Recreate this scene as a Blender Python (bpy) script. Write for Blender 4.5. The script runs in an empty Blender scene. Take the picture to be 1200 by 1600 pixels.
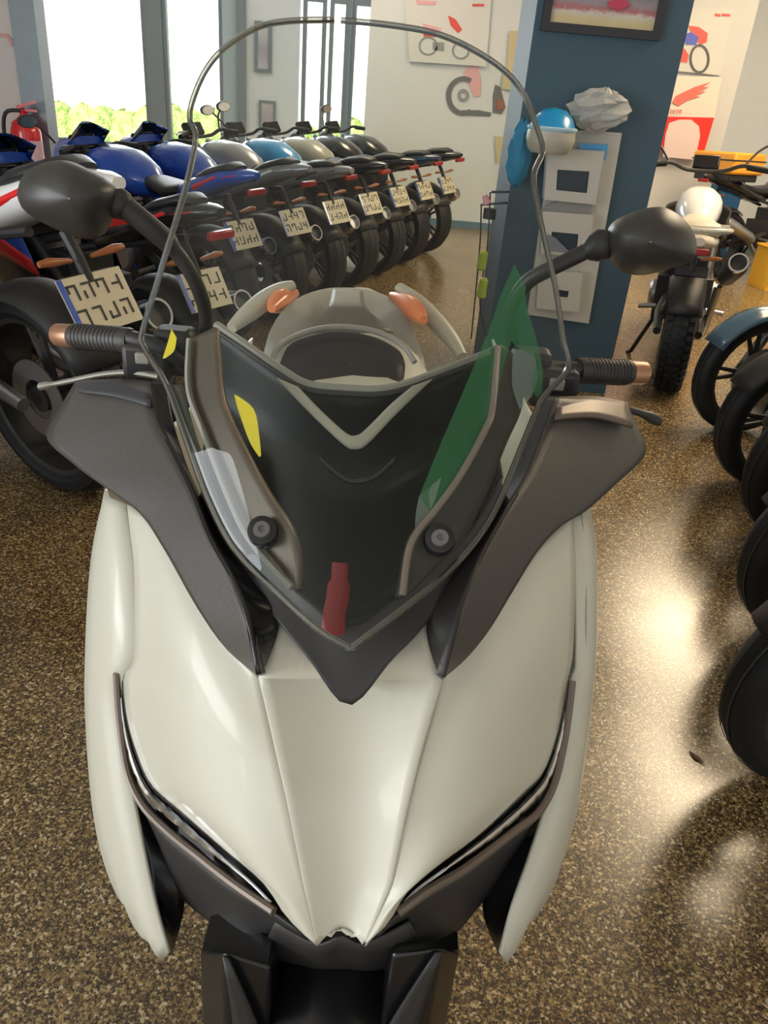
import bpy, bmesh, math, random
from mathutils import Vector, Matrix, Quaternion
random.seed(7)
PI = math.pi
sc = bpy.context.scene
COL = sc.collection

# ------------------------------------------------------------------ camera
F = 1209.0; CH = 1.38
ROLL = math.atan2(200, 2200); TH = math.atan(F / math.hypot(200, 2200))
FW = Vector((0, math.cos(TH), -math.sin(TH)))
_r0 = Vector((1, 0, 0)); _u0 = _r0.cross(FW)
RT = math.cos(ROLL) * _r0 + math.sin(ROLL) * _u0
UP = -math.sin(ROLL) * _r0 + math.cos(ROLL) * _u0
cam = bpy.data.objects.new('camera', bpy.data.cameras.new('camera'))
COL.objects.link(cam)
cam.matrix_world = Matrix(((RT.x, UP.x, -FW.x, 0), (RT.y, UP.y, -FW.y, 0), (RT.z, UP.z, -FW.z, CH), (0, 0, 0, 1)))
cam.data.sensor_fit = 'VERTICAL'; cam.data.sensor_height = 32.0; cam.data.lens = F / 1600 * 32.0
cam.data.clip_start = 0.02
sc.camera = cam
sc.view_settings.view_transform = 'Standard'; sc.view_settings.look = 'None'
sc.view_settings.gamma = 1.0; sc.view_settings.exposure = 0.15
sc.view_settings.use_curve_mapping = False

# ------------------------------------------------------------------ world (hazy bright daylight)
w = bpy.data.worlds.new('daylight'); sc.world = w; w.use_nodes = True
nt = w.node_tree; bg = nt.nodes['Background']
bg.inputs[0].default_value = (0.93, 0.97, 1.0, 1); bg.inputs[1].default_value = 0.85

def area_light(name, loc, rot, sx, sy, power, color):
    l = bpy.data.lights.new(name, 'AREA'); l.shape = 'RECTANGLE'; l.size = sx; l.size_y = sy
    l.energy = power; l.color = color
    o = bpy.data.objects.new(name, l); COL.objects.link(o); o.location = loc; o.rotation_euler = rot
    return o
# daylight entering by the street front behind the viewer and by the windows, plus an added key light at left
sun = bpy.data.objects.new('sun', bpy.data.lights.new('sun', 'SUN')); COL.objects.link(sun)
sun.data.energy = 9.0; sun.data.color = (1.0, 0.95, 0.86); sun.data.angle = math.radians(0.6)
sun.rotation_euler = Vector((0.25, 0.62, -0.85)).to_track_quat('-Z', 'Y').to_euler()
area_light('added_side_key', (-4.6, -1.0, 1.25), (0, math.radians(-92), math.radians(8)), 2.0, 3.2, 165, (0.93, 0.97, 1.0))  # added key light floating inside the room, no window there
area_light('window_daylight', (-3.0, 10.75, 1.7), (math.radians(-82), 0, 0), 3.0, 2.4, 150, (0.9, 0.96, 1.0))

# ------------------------------------------------------------------ pixel helpers (the photo is 1200 x 1600)
def ray(px, py): return FW + (px - 600) / F * RT - (py - 800) / F * UP
def P(px, py, Y):
    d = ray(px, py); return Vector((0, 0, CH)) + d * (Y / d.y)
def G(px, py, z=0.0):
    d = ray(px, py); return Vector((0, 0, CH)) + d * ((z - CH) / d.z)

# ------------------------------------------------------------------ materials
MATS = {}
def mat(name, col, rough=0.5, metal=0.0, coat=0.0, spec=0.5, emit=None, es=0.0, bump=None, alpha=1.0, vary=0.0):
    if name in MATS: return MATS[name]
    m = bpy.data.materials.new(name); m.use_nodes = True
    n = m.node_tree; b = n.nodes['Principled BSDF']
    b.inputs['Base Color'].default_value = (*col, 1); b.inputs['Roughness'].default_value = rough
    b.inputs['Metallic'].default_value = metal; b.inputs['Coat Weight'].default_value = coat
    b.inputs['Coat Roughness'].default_value = 0.08
    b.inputs['Specular IOR Level'].default_value = spec
    if emit: b.inputs['Emission Color'].default_value = (*emit, 1); b.inputs['Emission Strength'].default_value = es
    tc = n.nodes.new('ShaderNodeTexCoord')
    if vary or not bump:
        nz = n.nodes.new('ShaderNodeTexNoise'); nz.inputs['Scale'].default_value = 9; nz.inputs['Detail'].default_value = 4
        n.links.new(tc.outputs['Object'], nz.inputs['Vector'])
        mr = n.nodes.new('ShaderNodeMapRange'); mr.inputs['To Min'].default_value = max(0.02, rough - 0.04); mr.inputs['To Max'].default_value = min(1, rough + 0.05)
        n.links.new(nz.outputs['Fac'], mr.inputs['Value']); n.links.new(mr.outputs[0], b.inputs['Roughness'])
        if vary:
            mx = n.nodes.new('ShaderNodeMix'); mx.data_type = 'RGBA'
            mx.inputs['A'].default_value = (*[c * (1 - vary) for c in col], 1); mx.inputs['B'].default_value = (*[min(1, c * (1 + vary)) for c in col], 1)
            n.links.new(nz.outputs['Fac'], mx.inputs['Factor']); n.links.new(mx.outputs['Result'], b.inputs['Base Color'])
    if bump:
        sc_, st, di = bump
        nz = n.nodes.new('ShaderNodeTexNoise'); nz.inputs['Scale'].default_value = sc_; nz.inputs['Detail'].default_value = 3
        n.links.new(tc.outputs['Object'], nz.inputs['Vector'])
        bp = n.nodes.new('ShaderNodeBump'); bp.inputs['Strength'].default_value = st; bp.inputs['Distance'].default_value = di
        n.links.new(nz.outputs['Fac'], bp.inputs['Height']); n.links.new(bp.outputs[0], b.inputs['Normal'])
    if alpha < 1: b.inputs['Alpha'].default_value = alpha
    MATS[name] = m; return m

def glass_mat(name, tint, refl=1.0, rough=0.02):
    m = bpy.data.materials.new(name); m.use_nodes = True; n = m.node_tree; n.nodes.clear()
    o = n.nodes.new('ShaderNodeOutputMaterial'); t = n.nodes.new('ShaderNodeBsdfTransparent'); g = n.nodes.new('ShaderNodeBsdfGlossy')
    mx = n.nodes.new('ShaderNodeMixShader'); fr = n.nodes.new('ShaderNodeFresnel'); fr.inputs['IOR'].default_value = 1.45
    ml = n.nodes.new('ShaderNodeMath'); ml.operation = 'MULTIPLY'; ml.inputs[1].default_value = refl
    t.inputs[0].default_value = (*tint, 1); g.inputs['Roughness'].default_value = rough; g.inputs[0].default_value = (1, 1, 1, 1)
    n.links.new(fr.outputs[0], ml.inputs[0]); n.links.new(ml.outputs[0], mx.inputs[0])
    n.links.new(t.outputs[0], mx.inputs[1]); n.links.new(g.outputs[0], mx.inputs[2]); n.links.new(mx.outputs[0], o.inputs[0])
    MATS[name] = m; return m

WHITE = mat('satin_ivory_white_paint', (0.58, 0.57, 0.48), 0.40, coat=0.2)
TEX = mat('textured_black_plastic', (0.062, 0.056, 0.050), 0.36, bump=(900, 0.35, 0.002))
GLOSSB = mat('gloss_black_plastic', (0.008, 0.008, 0.009), 0.22)
MATB = mat('matt_black_plastic', (0.022, 0.021, 0.021), 0.5)
DARKV = mat('deep_green_black_lining', (0.006, 0.012, 0.012), 0.4, spec=0.25)
BRONZE = mat('bronze_grey_plastic', (0.16, 0.125, 0.10), 0.4, metal=0.3)
GREYP = mat('warm_grey_plastic', (0.30, 0.285, 0.25), 0.45)
CREAM = mat('cream_trim', (0.45, 0.42, 0.34), 0.4)
CHROME = mat('chrome', (0.75, 0.75, 0.76), 0.12, metal=1.0)
STEEL = mat('brushed_steel', (0.42, 0.42, 0.43), 0.32, metal=0.9)
COPPER = mat('copper_bar_end', (0.45, 0.24, 0.15), 0.35, metal=0.6)
RUBBER = mat('tyre_rubber', (0.011, 0.012, 0.014), 0.55, spec=0.35, bump=(160, 0.25, 0.002))
SEATM = mat('black_vinyl', (0.02, 0.02, 0.022), 0.42, bump=(300, 0.2, 0.001))
RED = mat('red_paint', (0.72, 0.015, 0.02), 0.25, coat=0.6)
BLUE = mat('blue_paint', (0.015, 0.09, 0.50), 0.25, coat=0.6)
SKY = mat('light_blue_paint', (0.03, 0.33, 0.72), 0.25, coat=0.5)
CYAN = mat('cyan_paint', (0.02, 0.55, 0.68), 0.3, coat=0.5)
WHITEP = mat('white_paint', (0.78, 0.78, 0.78), 0.25, coat=0.5)
SILVER = mat('silver_grey_paint', (0.32, 0.32, 0.33), 0.3, metal=0.4, coat=0.4)
BLACKP = mat('black_paint', (0.012, 0.013, 0.016), 0.22, coat=0.5)
NAVY = mat('navy_paint', (0.02, 0.05, 0.11), 0.25, coat=0.5)
YELLOW = mat('yellow_reflection', (0.85, 0.68, 0.02), 0.45)
ORANGE = mat('orange_plastic', (0.85, 0.36, 0.03), 0.45)
AMBER = mat('amber_lens', (0.75, 0.22, 0.08), 0.2)
PLATE = mat('cream_plate', (0.62, 0.56, 0.40), 0.45, vary=0.1)
INK = mat('dark_ink', (0.03, 0.03, 0.035), 0.6)
TEALW = mat('slate_blue_wall_paint', (0.05, 0.095, 0.13), 0.6, vary=0.06)
WALLM = mat('white_wall_paint', (0.72, 0.76, 0.78), 0.7, vary=0.03)
FRAMEM = mat('grey_aluminium', (0.22, 0.26, 0.28), 0.45, metal=0.3)
CARD = mat('grey_white_card', (0.55, 0.53, 0.47), 0.6)
GLASS = glass_mat('clear_acrylic_screen', (0.86, 0.90, 0.88), 0.65, 0.0)
RIM = glass_mat('acrylic_edge', (0.55, 0.56, 0.53), 3.2, 0.15)
PANE = glass_mat('window_glass', (0.95, 0.97, 0.97), 1.0)
SMOKE = glass_mat('smoked_screen', (0.55, 0.62, 0.70), 1.2, 0.03)
REFLG = mat('green_reflection', (0.05, 0.34, 0.13), 0.3, alpha=0.5)
REFLW = mat('pale_reflection', (0.45, 0.55, 0.50), 0.3, alpha=0.45)
REFLR = mat('dark_red_reflection', (0.25, 0.01, 0.015), 0.4)

def terrazzo():
    m = bpy.data.materials.new('speckled_terrazzo'); m.use_nodes = True; n = m.node_tree; b = n.nodes['Principled BSDF']
    tc = n.nodes.new('ShaderNodeTexCoord')
    def vor(scale, stops):
        v = n.nodes.new('ShaderNodeTexVoronoi'); v.inputs['Scale'].default_value = scale
        n.links.new(tc.outputs['Object'], v.inputs['Vector'])
        sp = n.nodes.new('ShaderNodeSeparateColor'); n.links.new(v.outputs['Color'], sp.inputs[0])
        r = n.nodes.new('ShaderNodeValToRGB'); r.color_ramp.interpolation = 'CONSTANT'
        els = r.color_ramp.elements
        while len(els) < len(stops): els.new(0.5)
        for e, (p, c) in zip(els, stops): e.position = p; e.color = (*c, 1)
        n.links.new(sp.outputs[0], r.inputs[0]); return r, sp
    r1, s1 = vor(190, [(0, (0.025, 0.016, 0.010)), (0.36, (0.10, 0.060, 0.024)), (0.58, (0.27, 0.17, 0.06)), (0.79, (0.48, 0.34, 0.15)), (0.93, (0.80, 0.66, 0.42))])
    r2, s2 = vor(400, [(0, (0.035, 0.022, 0.012)), (0.46, (0.20, 0.13, 0.05)), (0.84, (0.58, 0.42, 0.20))])
    mx = n.nodes.new('ShaderNodeMix'); mx.data_type = 'RGBA'; mx.inputs['Factor'].default_value = 0.42
    n.links.new(r1.outputs[0], mx.inputs['A']); n.links.new(r2.outputs[0], mx.inputs['B'])
    n.links.new(mx.outputs['Result'], b.inputs['Base Color'])
    nz = n.nodes.new('ShaderNodeTexNoise'); nz.inputs['Scale'].default_value = 2.2; nz.inputs['Detail'].default_value = 5
    n.links.new(tc.outputs['Object'], nz.inputs['Vector'])
    mr = n.nodes.new('ShaderNodeMapRange'); mr.inputs['From Min'].default_value = .3; mr.inputs['From Max'].default_value = .7
    mr.inputs['To Min'].default_value = 0.18; mr.inputs['To Max'].default_value = 0.28
    n.links.new(nz.outputs['Fac'], mr.inputs['Value']); n.links.new(mr.outputs[0], b.inputs['Roughness'])
    b.inputs['Specular IOR Level'].default_value = 0.85
    return m
FLOORM = terrazzo()
def hedge_mat():
    m = mat('hedge_leaves', (0.42, 0.55, 0.10), 0.8, bump=(25, 1.0, 0.1)); n = m.node_tree; b = n.nodes['Principled BSDF']
    nz = n.nodes.new('ShaderNodeTexNoise'); nz.inputs['Scale'].default_value = 6; nz.inputs['Detail'].default_value = 8
    tc = n.nodes.new('ShaderNodeTexCoord'); n.links.new(tc.outputs['Object'], nz.inputs['Vector'])
    r = n.nodes.new('ShaderNodeValToRGB'); r.color_ramp.elements[0].color = (0.25, 0.42, 0.08, 1); r.color_ramp.elements[1].color = (0.75, 0.80, 0.30, 1)
    r.color_ramp.elements[0].position = .35; r.color_ramp.elements[1].position = .65
    n.links.new(nz.outputs['Fac'], r.inputs[0]); n.links.new(r.outputs[0], b.inputs['Base Color']); return m
HEDGE = hedge_mat()
PAVE = mat('pale_paving', (0.75, 0.73, 0.70), 0.8, vary=0.05)

# ------------------------------------------------------------------ mesh builder
def cr(pts, n):
    """Catmull-Rom resample of a polyline (any dimension) to n points, even arc length"""
    pts = [Vector(p) for p in pts]
    if len(pts) == 1: return [pts[0].copy() for _ in range(n)]
    dense = []
    for i in range(len(pts) - 1):
        a = pts[max(i - 1, 0)]; b = pts[i]; c = pts[i + 1]; d = pts[min(i + 2, len(pts) - 1)]
        for k in range(8):
            t = k / 8
            dense.append(0.5 * ((2 * b) + (c - a) * t + (2 * a - 5 * b + 4 * c - d) * t * t + (3 * b - a - 3 * c + d) * t ** 3))
    dense.append(pts[-1]); return lin(dense, n)
def lin(pts, n):
    pts = [Vector(p) for p in pts]; L = [0.0]
    for i in range(1, len(pts)): L.append(L[-1] + (pts[i] - pts[i - 1]).length)
    if L[-1] < 1e-9: return [pts[0].copy() for _ in range(n)]
    out = []; j = 0
    for k in range(n):
        s = L[-1] * k / (n - 1)
        while j < len(pts) - 2 and L[j + 1] < s: j += 1
        d = L[j + 1] - L[j]; out.append(pts[j].lerp(pts[j + 1], 0 if d < 1e-12 else min(1, (s - L[j]) / d)))
    return out

class MB:
    def __init__(s): s.v = []; s.f = []
    def add(s, vs, fs):
        b = len(s.v); s.v += [Vector(v) for v in vs]; s.f += [tuple(i + b for i in f) for f in fs]; return s
    def box(s, c, d, R=None):
        c = Vector(c); h = [x / 2 for x in d]; vs = []
        for x in (-1, 1):
            for y in (-1, 1):
                for z in (-1, 1):
                    q = Vector((x * h[0], y * h[1], z * h[2]))
                    if R: q = R @ q
                    vs.append(c + q)
        return s.add(vs, [(0, 1, 3, 2), (4, 6, 7, 5), (0, 4, 5, 1), (2, 3, 7, 6), (0, 2, 6, 4), (1, 5, 7, 3)])
    def rings(s, rs, close=True, cap=True):
        n = len(rs[0]); b = len(s.v)
        for r in rs: s.v += [Vector(p) for p in r]
        m = n if close else n - 1
        for i in range(len(rs) - 1):
            for j in range(m):
                a = b + i * n + j; c = b + i * n + (j + 1) % n
                s.f.append((a, c, c + n, a + n))
        if cap and close:
            s.f.append(tuple(b + j for j in range(n))[::-1]); s.f.append(tuple(b + (len(rs) - 1) * n + j for j in range(n)))
        return s
    def tube(s, path, r, n=10, cap=True, flat=1.0):
        path = [Vector(p) for p in path]; k = len(path)
        if not isinstance(r, (list, tuple)): r = [r] * k
        rs = []; prev = None
        for i in range(k):
            t = (path[min(i + 1, k - 1)] - path[max(i - 1, 0)]).normalized()
            if prev is None:
                up = Vector((0, 0, 1)) if abs(t.z) < 0.9 else Vector((1, 0, 0)); a = t.cross(up).normalized()
            else:
                a = (prev - t * prev.dot(t)).normalized()
            bb = t.cross(a); prev = a
            rs.append([path[i] + a * math.cos(2 * PI * j / n) * r[i] + bb * math.sin(2 * PI * j / n) * r[i] * flat for j in range(n)])
        return s.rings(rs, cap=cap)
    def grid(s, rows): return s.rings(rows, close=False, cap=False)
    def lathe(s, prof, c, ax='Y', n=32, closed=False):
        """prof: list of (radius, offset along axis)"""
        c = Vector(c); rs = []
        for (r, h) in prof:
            ring = []
            for j in range(n):
                a = 2 * PI * j / n; x, y = r * math.cos(a), r * math.sin(a)
                q = {'Y': Vector((x, h, y)), 'Z': Vector((x, y, h)), 'X': Vector((h, x, y))}[ax]
                ring.append(c + q)
            rs.append(ring)
        if closed: rs.append([p.copy() for p in rs[0]])
        return s.rings(rs, cap=not closed)
    def xf(s, M):
        s.v = [M @ v for v in s.v]; return s
    def build(s, name, m, parent=None, org=None, smooth=40, solid=0, off=0, bevel=0, sub=0, merge=1e-5):
        me = bpy.data.meshes.new(name)
        vs = s.v
        if parent is None and org is None:
            mn = [min(v[i] for v in vs) for i in range(3)]; mx = [max(v[i] for v in vs) for i in range(3)]
            org = Vector(((mn[0] + mx[0]) / 2, (mn[1] + mx[1]) / 2, mn[2]))
        o_ = Vector(org) if org is not None else Vector((0, 0, 0))
        me.from_pydata([v - o_ for v in vs], [], s.f)
        bm = bmesh.new(); bm.from_mesh(me); bmesh.ops.remove_doubles(bm, verts=bm.verts, dist=merge)
        bmesh.ops.dissolve_degenerate(bm, edges=bm.edges, dist=1e-6)
        bmesh.ops.recalc_face_normals(bm, faces=bm.faces); bm.to_mesh(me); bm.free()
        me.materials.append(m)
        if smooth:
            me.shade_smooth()
            try: me.set_sharp_from_angle(angle=math.radians(smooth))
            except Exception: pass
        o = bpy.data.objects.new(name, me); COL.objects.link(o)
        if parent is not None: o.parent = parent
        else: o.location = o_
        if solid:
            md = o.modifiers.new('thick', 'SOLIDIFY'); md.thickness = solid; md.offset = off
        if bevel:
            md = o.modifiers.new('bev', 'BEVEL'); md.width = bevel; md.segments = 2; md.limit_method = 'ANGLE'
        if sub:
            md = o.modifiers.new('sub', 'SUBSURF'); md.levels = sub; md.render_levels = sub
        return o

def tag(o, label=None, cat=None, group=None, kind=None):
    if label: o['label'] = label
    if cat: o['category'] = cat
    if group: o['group'] = group
    if kind: o['kind'] = kind
    return o
def empty(name, loc, rz=0.0, label=None, cat=None, group=None, rx=0.0):
    o = bpy.data.objects.new(name, None); COL.objects.link(o); o.location = loc
    o.rotation_euler = (rx, 0, rz); o.empty_display_size = 0.1
    return tag(o, label, cat, group)
def structure(name, mb, m, **k): return tag(mb.build(name, m, smooth=0, **k), kind='structure')
def boxb(x0, x1, y0, y1, z0, z1): return MB().box(((x0 + x1) / 2, (y0 + y1) / 2, (z0 + z1) / 2), (x1 - x0, y1 - y0, z1 - z0))

# ================================================================== THE SETTING
CEIL = 3.3
structure('floor', boxb(-7, 6, -3.5, 11.2, -0.1, 0), FLOORM)
structure('ceiling', boxb(-7, 6, -3.5, 11.2, CEIL, CEIL + 0.1), mat('ceiling_white', (0.8, 0.78, 0.72), 0.8, vary=.02))
structure('wall_back', boxb(-0.62, 6, 9.7, 9.85, 0, CEIL), WALLM)
structure('wall_right', boxb(5.9, 6, -3.5, 9.7, 0, CEIL), WALLM)
structure('wall_left', boxb(-7, -6.9, -3.5, 11.0, 0, CEIL), WALLM)
structure('baseboard_back', boxb(-0.6, 5.9, 9.67, 9.7, 0.0, 0.07), mat('blue_grey_baseboard', (0.12, 0.22, 0.30), 0.5))
structure('wall_return', boxb(-0.62, -0.5, 9.85, 11.0, 0, CEIL), WALLM)
# window wall at the far left (Y = 11): sill wall, posts, glazing, pier with the framed pictures, glazed door
def winx(px, py=100, Y=11.0): return P(px, py, Y).x
xa, xb, xc, xd, xe = winx(52), winx(232), winx(258), winx(350), winx(386)
structure('wall_window_sill', boxb(-7, xd, 10.95, 11.1, 0, 0.42), WALLM)
structure('wall_window_pier', boxb(xd + .2, winx(466), 10.95, 11.12, 0, CEIL), WALLM)
structure('wall_window_side', boxb(-7, xa - 1.2, 10.95, 11.1, 0.42, CEIL), WALLM)
def window(n, x0, x1, z0, z1, Y=11.0, fr=0.05):
    e = empty('window_%d' % n, ((x0 + x1) / 2, Y, z0)); tag(e, kind='structure')
    m = MB(); c = e.location
    for (a, b, cc, d) in ((x0, x1, z0, z0 + fr), (x0, x1, z1 - fr, z1), (x0, x0 + fr, z0 + fr, z1 - fr), (x1 - fr, x1, z0 + fr, z1 - fr)):
        m.box(((a + b) / 2 - c.x, 0, (cc + d) / 2 - c.z), (b - a, 0.08, d - cc))
    m.build('window_frame', FRAMEM, e, smooth=0)
    MB().box((0, 0, (z1 - z0) / 2), (x1 - x0 - 2 * fr, 0.008, z1 - z0 - 2 * fr)).build('pane', PANE, e, smooth=0)
window(1, xa - 1.2, xb, 0.42, 3.1)
window(2, xc, xd, 0.42, 3.1)
structure('trim_1', boxb(xb, xc, 10.93, 11.07, 0.0, CEIL), FRAMEM)
structure('trim_2', boxb(xd, xd + .2, 10.93, 11.07, 0.0, CEIL), mat('pale_grey_post', (0.40, 0.50, 0.55), 0.5))
structure('trim_3', boxb(winx(373), winx(386), 10.88, 10.93, 0.0, CEIL), FRAMEM)
structure('wall_window_lintel', boxb(-7, -0.6, 10.95, 11.1, 3.1, CEIL), WALLM)
d1 = empty('door_1', ((winx(472) + winx(545)) / 2, 11.0, 0)); tag(d1, kind='structure')
for (a, b, nm) in ((472, 508, 'door_leaf'), (513, 543, 'door_leaf'), (547, 583, 'door_leaf')):
    x0, x1 = winx(a), winx(b); m = MB(); c = d1.location; fr = .05
    for (p, q, r_, t) in ((x0, x1, 0.0, .12), (x0, x1, 2.2, 2.3), (x0, x0 + fr, .12, 2.2), (x1 - fr, x1, .12, 2.2)):
        m.box(((p + q) / 2 - c.x, 0, (r_ + t) / 2), (q - p, 0.06, t - r_))
    lf = m.build(nm, FRAMEM, d1, smooth=0)
    MB().box(((x0 + x1) / 2 - c.x, 0, 1.16), (x1 - x0 - 2 * fr, .008, 2.08)).build('pane', PANE, lf, smooth=0)
structure('trim_4', boxb(winx(543), winx(548), 10.93, 11.05, 0, CEIL), FRAMEM)
window(3, winx(470), winx(585), 2.32, 3.1)
# left partition nearer the viewer, with its grey steel post
PX = P(28, 100, 6.0).x
structure('wall_partition', boxb(-6.9, PX, 6.0, 6.12, 0, CEIL), mat('warm_white_wall', (0.72, 0.66, 0.62), .7, vary=.03))
structure('trim_5', boxb(PX, PX + 0.17, 5.97, 6.13, 0, CEIL), FRAMEM)
# slate-blue pillar
structure('wall_pillar', boxb(0.47, 1.15, 4.1, 4.78, 0, CEIL), TEALW)
# blue partition board at the far right, behind the motorcycle with the orange box
bq = G(1150, 436)
structure('wall_blue_board', boxb(bq.x - 0.55, bq.x + 0.12, bq.y + .75, bq.y + 0.81, 0, 0.95), mat('blue_board', (0.02, 0.10, 0.22), .5, vary=.05))
# outside
structure('ground', boxb(-20, 6, 11.1, 30, -0.12, -0.02), PAVE)
hg = MB()
random.seed(3)
def blob(mb, c, r, n=8):
    rs = []
    for i in range(n + 1):
        a = -PI / 2 + PI * i / n
        rs.append([Vector(c) + Vector((math.cos(a) * math.cos(2 * PI * j / 12) * r[0], math.cos(a) * math.sin(2 * PI * j / 12) * r[1], math.sin(a) * r[2])) * (1 + random.uniform(-.06, .06)) for j in range(12)])
    mb.rings(rs, cap=False)
for i in range(26):
    blob(hg, (-10.5 + i * 0.42, 16 + random.uniform(-.1, .1), 0.1 + random.uniform(-.1, .12)), (0.42, 0.4, 0.62))
tag(hg.build('hedge', HEDGE), 'low sunlit yellow-green hedge outside the big windows', 'hedge', kind='stuff')
tag(boxb(-12, 4, 22, 22.3, -0.1, 5.0).build('building', mat('pale_render', (0.9, 0.87, 0.85), .8, vary=.03), smooth=0), 'pale sunlit building beyond the windows', 'building')
# ceiling lamps (they also give the glare on the polished floor)
LAMPM = mat('lamp_diffuser', (0.9, 0.9, 0.85), 0.5, emit=(1.0, 0.80, 0.54), es=17)
def lamp(x, y, sx, sy, label):
    e = empty('ceiling_lamp', (x, y, CEIL - 0.06), 0, label, 'ceiling lamp', 'ceiling lamps over the showroom')
    m = MB()
    for (cx, cy, dx, dy) in ((0, sy / 2, sx + .04, .03), (0, -sy / 2, sx + .04, .03), (sx / 2, 0, .03, sy), (-sx / 2, 0, .03, sy)): m.box((cx, cy, 0.03), (dx, dy, .06))
    m.build('housing', WHITEP, e, smooth=0)
    MB().box((0, 0, 0.025), (sx - .03, sy - .03, .03)).build('diffuser', LAMPM, e, smooth=0)
for (x, y, sx, sy, lb) in ((3.15, 6.6, 1.2, 1.7, 'farther of two large warm ceiling lamps above the right-hand aisle'), (2.75, 4.3, 1.1, 1.9, 'nearer of two large warm ceiling lamps above the right-hand aisle'), (-0.6, 8.2, .5, 1.2, 'small ceiling lamp above the row of motorcycles by the windows')):
    lamp(x, y, sx, sy, lb)

# ================================================================== HERO: THE WHITE MAXI SCOOTER
SO = Vector((-0.02, 0.62, 0.0))
scooter = empty('scooter', SO, 0, 'large ivory-white maxi scooter with tall clear windscreen facing the viewer in the foreground', 'scooter')
def tab(t, x):
    t = sorted(t)
    if x <= t[0][0]: return t[0][1] + (x - t[0][0]) * (t[1][1] - t[0][1]) / (t[1][0] - t[0][0])
    for (a, b), (c, d) in zip(t, t[1:]):
        if x <= c: return b + (d - b) * (x - a) / (c - a)
    return t[-1][1]
YC = [(1600, .39), (1479, .40), (1383, .42), (1242, .45), (1100, .49), (1010, .51), (950, .53), (850, .58), (770, .63), (690, .69), (600, .76), (540, .80)]
def Yb(px, py, k=.18): return tab(YC, py) + k * ((px - 548) / 400) ** 2
YS = [(1013, .488), (900, .53), (800, .565), (700, .60), (600, .645), (500, .69), (400, .73), (300, .775), (200, .82), (100, .865), (30, .90)]
def Ys(px, py): return tab(YS, py) + .10 * ((px - 548) / 330) ** 2
def B(c, d=0, k=.18):   # 2D curve -> 3D on the body
    return [P(x[0], x[1], Yb(x[0], x[1], k) + d + (x[2] if len(x) > 2 else 0)) for x in c]
def S(c, d=0): return [P(x[0], x[1], Ys(x[0], x[1]) + d + (x[2] if len(x) > 2 else 0)) for x in c]
def part(name, mb, m, parent=None, label=None, **k):
    o = mb.build(name, m, parent or scooter, org=SO, **k)
    if label: o['label'] = label
    return o
def lofts(curves, n, m=8, smooth_across=False, straight=False):
    cs = [(lin if straight else cr)(c, n) for c in curves]
    rows = []
    for i in range(n):
        col = [c[i] for c in cs]
        rows.append((cr if smooth_across else lin)(col, m) if len(col) > 1 else col)
    return MB().grid(rows)
def coons(c0, c1, d0, d1, n, m, bulge=0, bdir=Vector((0, -.75, .65))):
    """c0,c1 run along u; d0 joins their starts, d1 joins their ends"""
    A = cr(c0, n); Bq = cr(c1, n); C = cr(d0, m); D = cr(d1, m); rows = []
    for i in range(n):
        u = i / (n - 1); row = []
        for j in range(m):
            v = j / (m - 1)
            p = A[i] * (1 - v) + Bq[i] * v + C[j] * (1 - u) + D[j] * u \
                - (A[0] * (1 - u) * (1 - v) + A[-1] * u * (1 - v) + Bq[0] * (1 - u) * v + Bq[-1] * u * v)
            row.append(p + bdir * bulge * math.sin(PI * u) * math.sin(PI * v))
        rows.append(row)
    return MB().grid(rows)

# -- front cowl (one white panel with two sharp creases, spreading out to the headlights)
cw = MB()
creL = [(404, 1060), (411, 1082), (448, 1242), (476, 1383), (495, 1479)]
creR = [(690, 1064), (681, 1090), (657, 1172), (634, 1266), (610, 1383), (568, 1479)]
rowsC = []
tops = [(433, 970), (470, 1012), (510, 1062), (545, 1090), (582, 1068), (625, 1018), (667, 973)]
L = lin(B(creL), 26); R_ = lin(B(creR), 26)
rowsC.append([p + Vector((0, .014, -.012)) * math.sin(PI * i / 16) for i, p in enumerate(cr(B(tops, .004), 17))])
for i in range(26):
    a, b = L[i], R_[i]; row = []
    for j in range(17):
        t = j / 16; p = a.lerp(b, t)
        q = math.sin(PI * t)
        row.append(p + Vector((0, .018, -.016)) * q * (1 - .4 * i / 25) + (Vector((0, .006, .011)) * q if i == 25 else Vector()))
    rowsC.append(row)
cw.grid(rowsC)
outL = [(196, 788), (208, 870), (210, 960), (208, 1035), (193, 1060), (199, 1125), (215, 1181), (237, 1228), (284, 1270), (354, 1331), (411, 1380), (443, 1427), (467, 1453), (495, 1479)]
topL = [(196, 788), (222, 800), (256, 850), (308, 940), (354, 1005), (404, 1060)]
m1 = coons(B(creL), B(outL), B(topL[::-1], .006), B([(495, 1479)]), 44, 20, .028); cw.add(m1.v, m1.f)
outR = [(896, 800), (899, 870), (898, 960), (894, 1035), (887, 1062), (872, 1140), (850, 1205), (821, 1237), (751, 1303), (681, 1355), (638, 1392), (615, 1430), (606, 1444), (568, 1479)]
topR = [(896, 800), (868, 826), (840, 855), (800, 915), (760, 975), (690, 1064)]
m1 = coons(B(creR), B(outR), B(topR[::-1], .006), B([(568, 1479)]), 44, 20, .028); cw.add(m1.v, m1.f)
part('front_cowl', cw, WHITE, smooth=22, solid=.004, off=-1, merge=4e-4)
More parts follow.
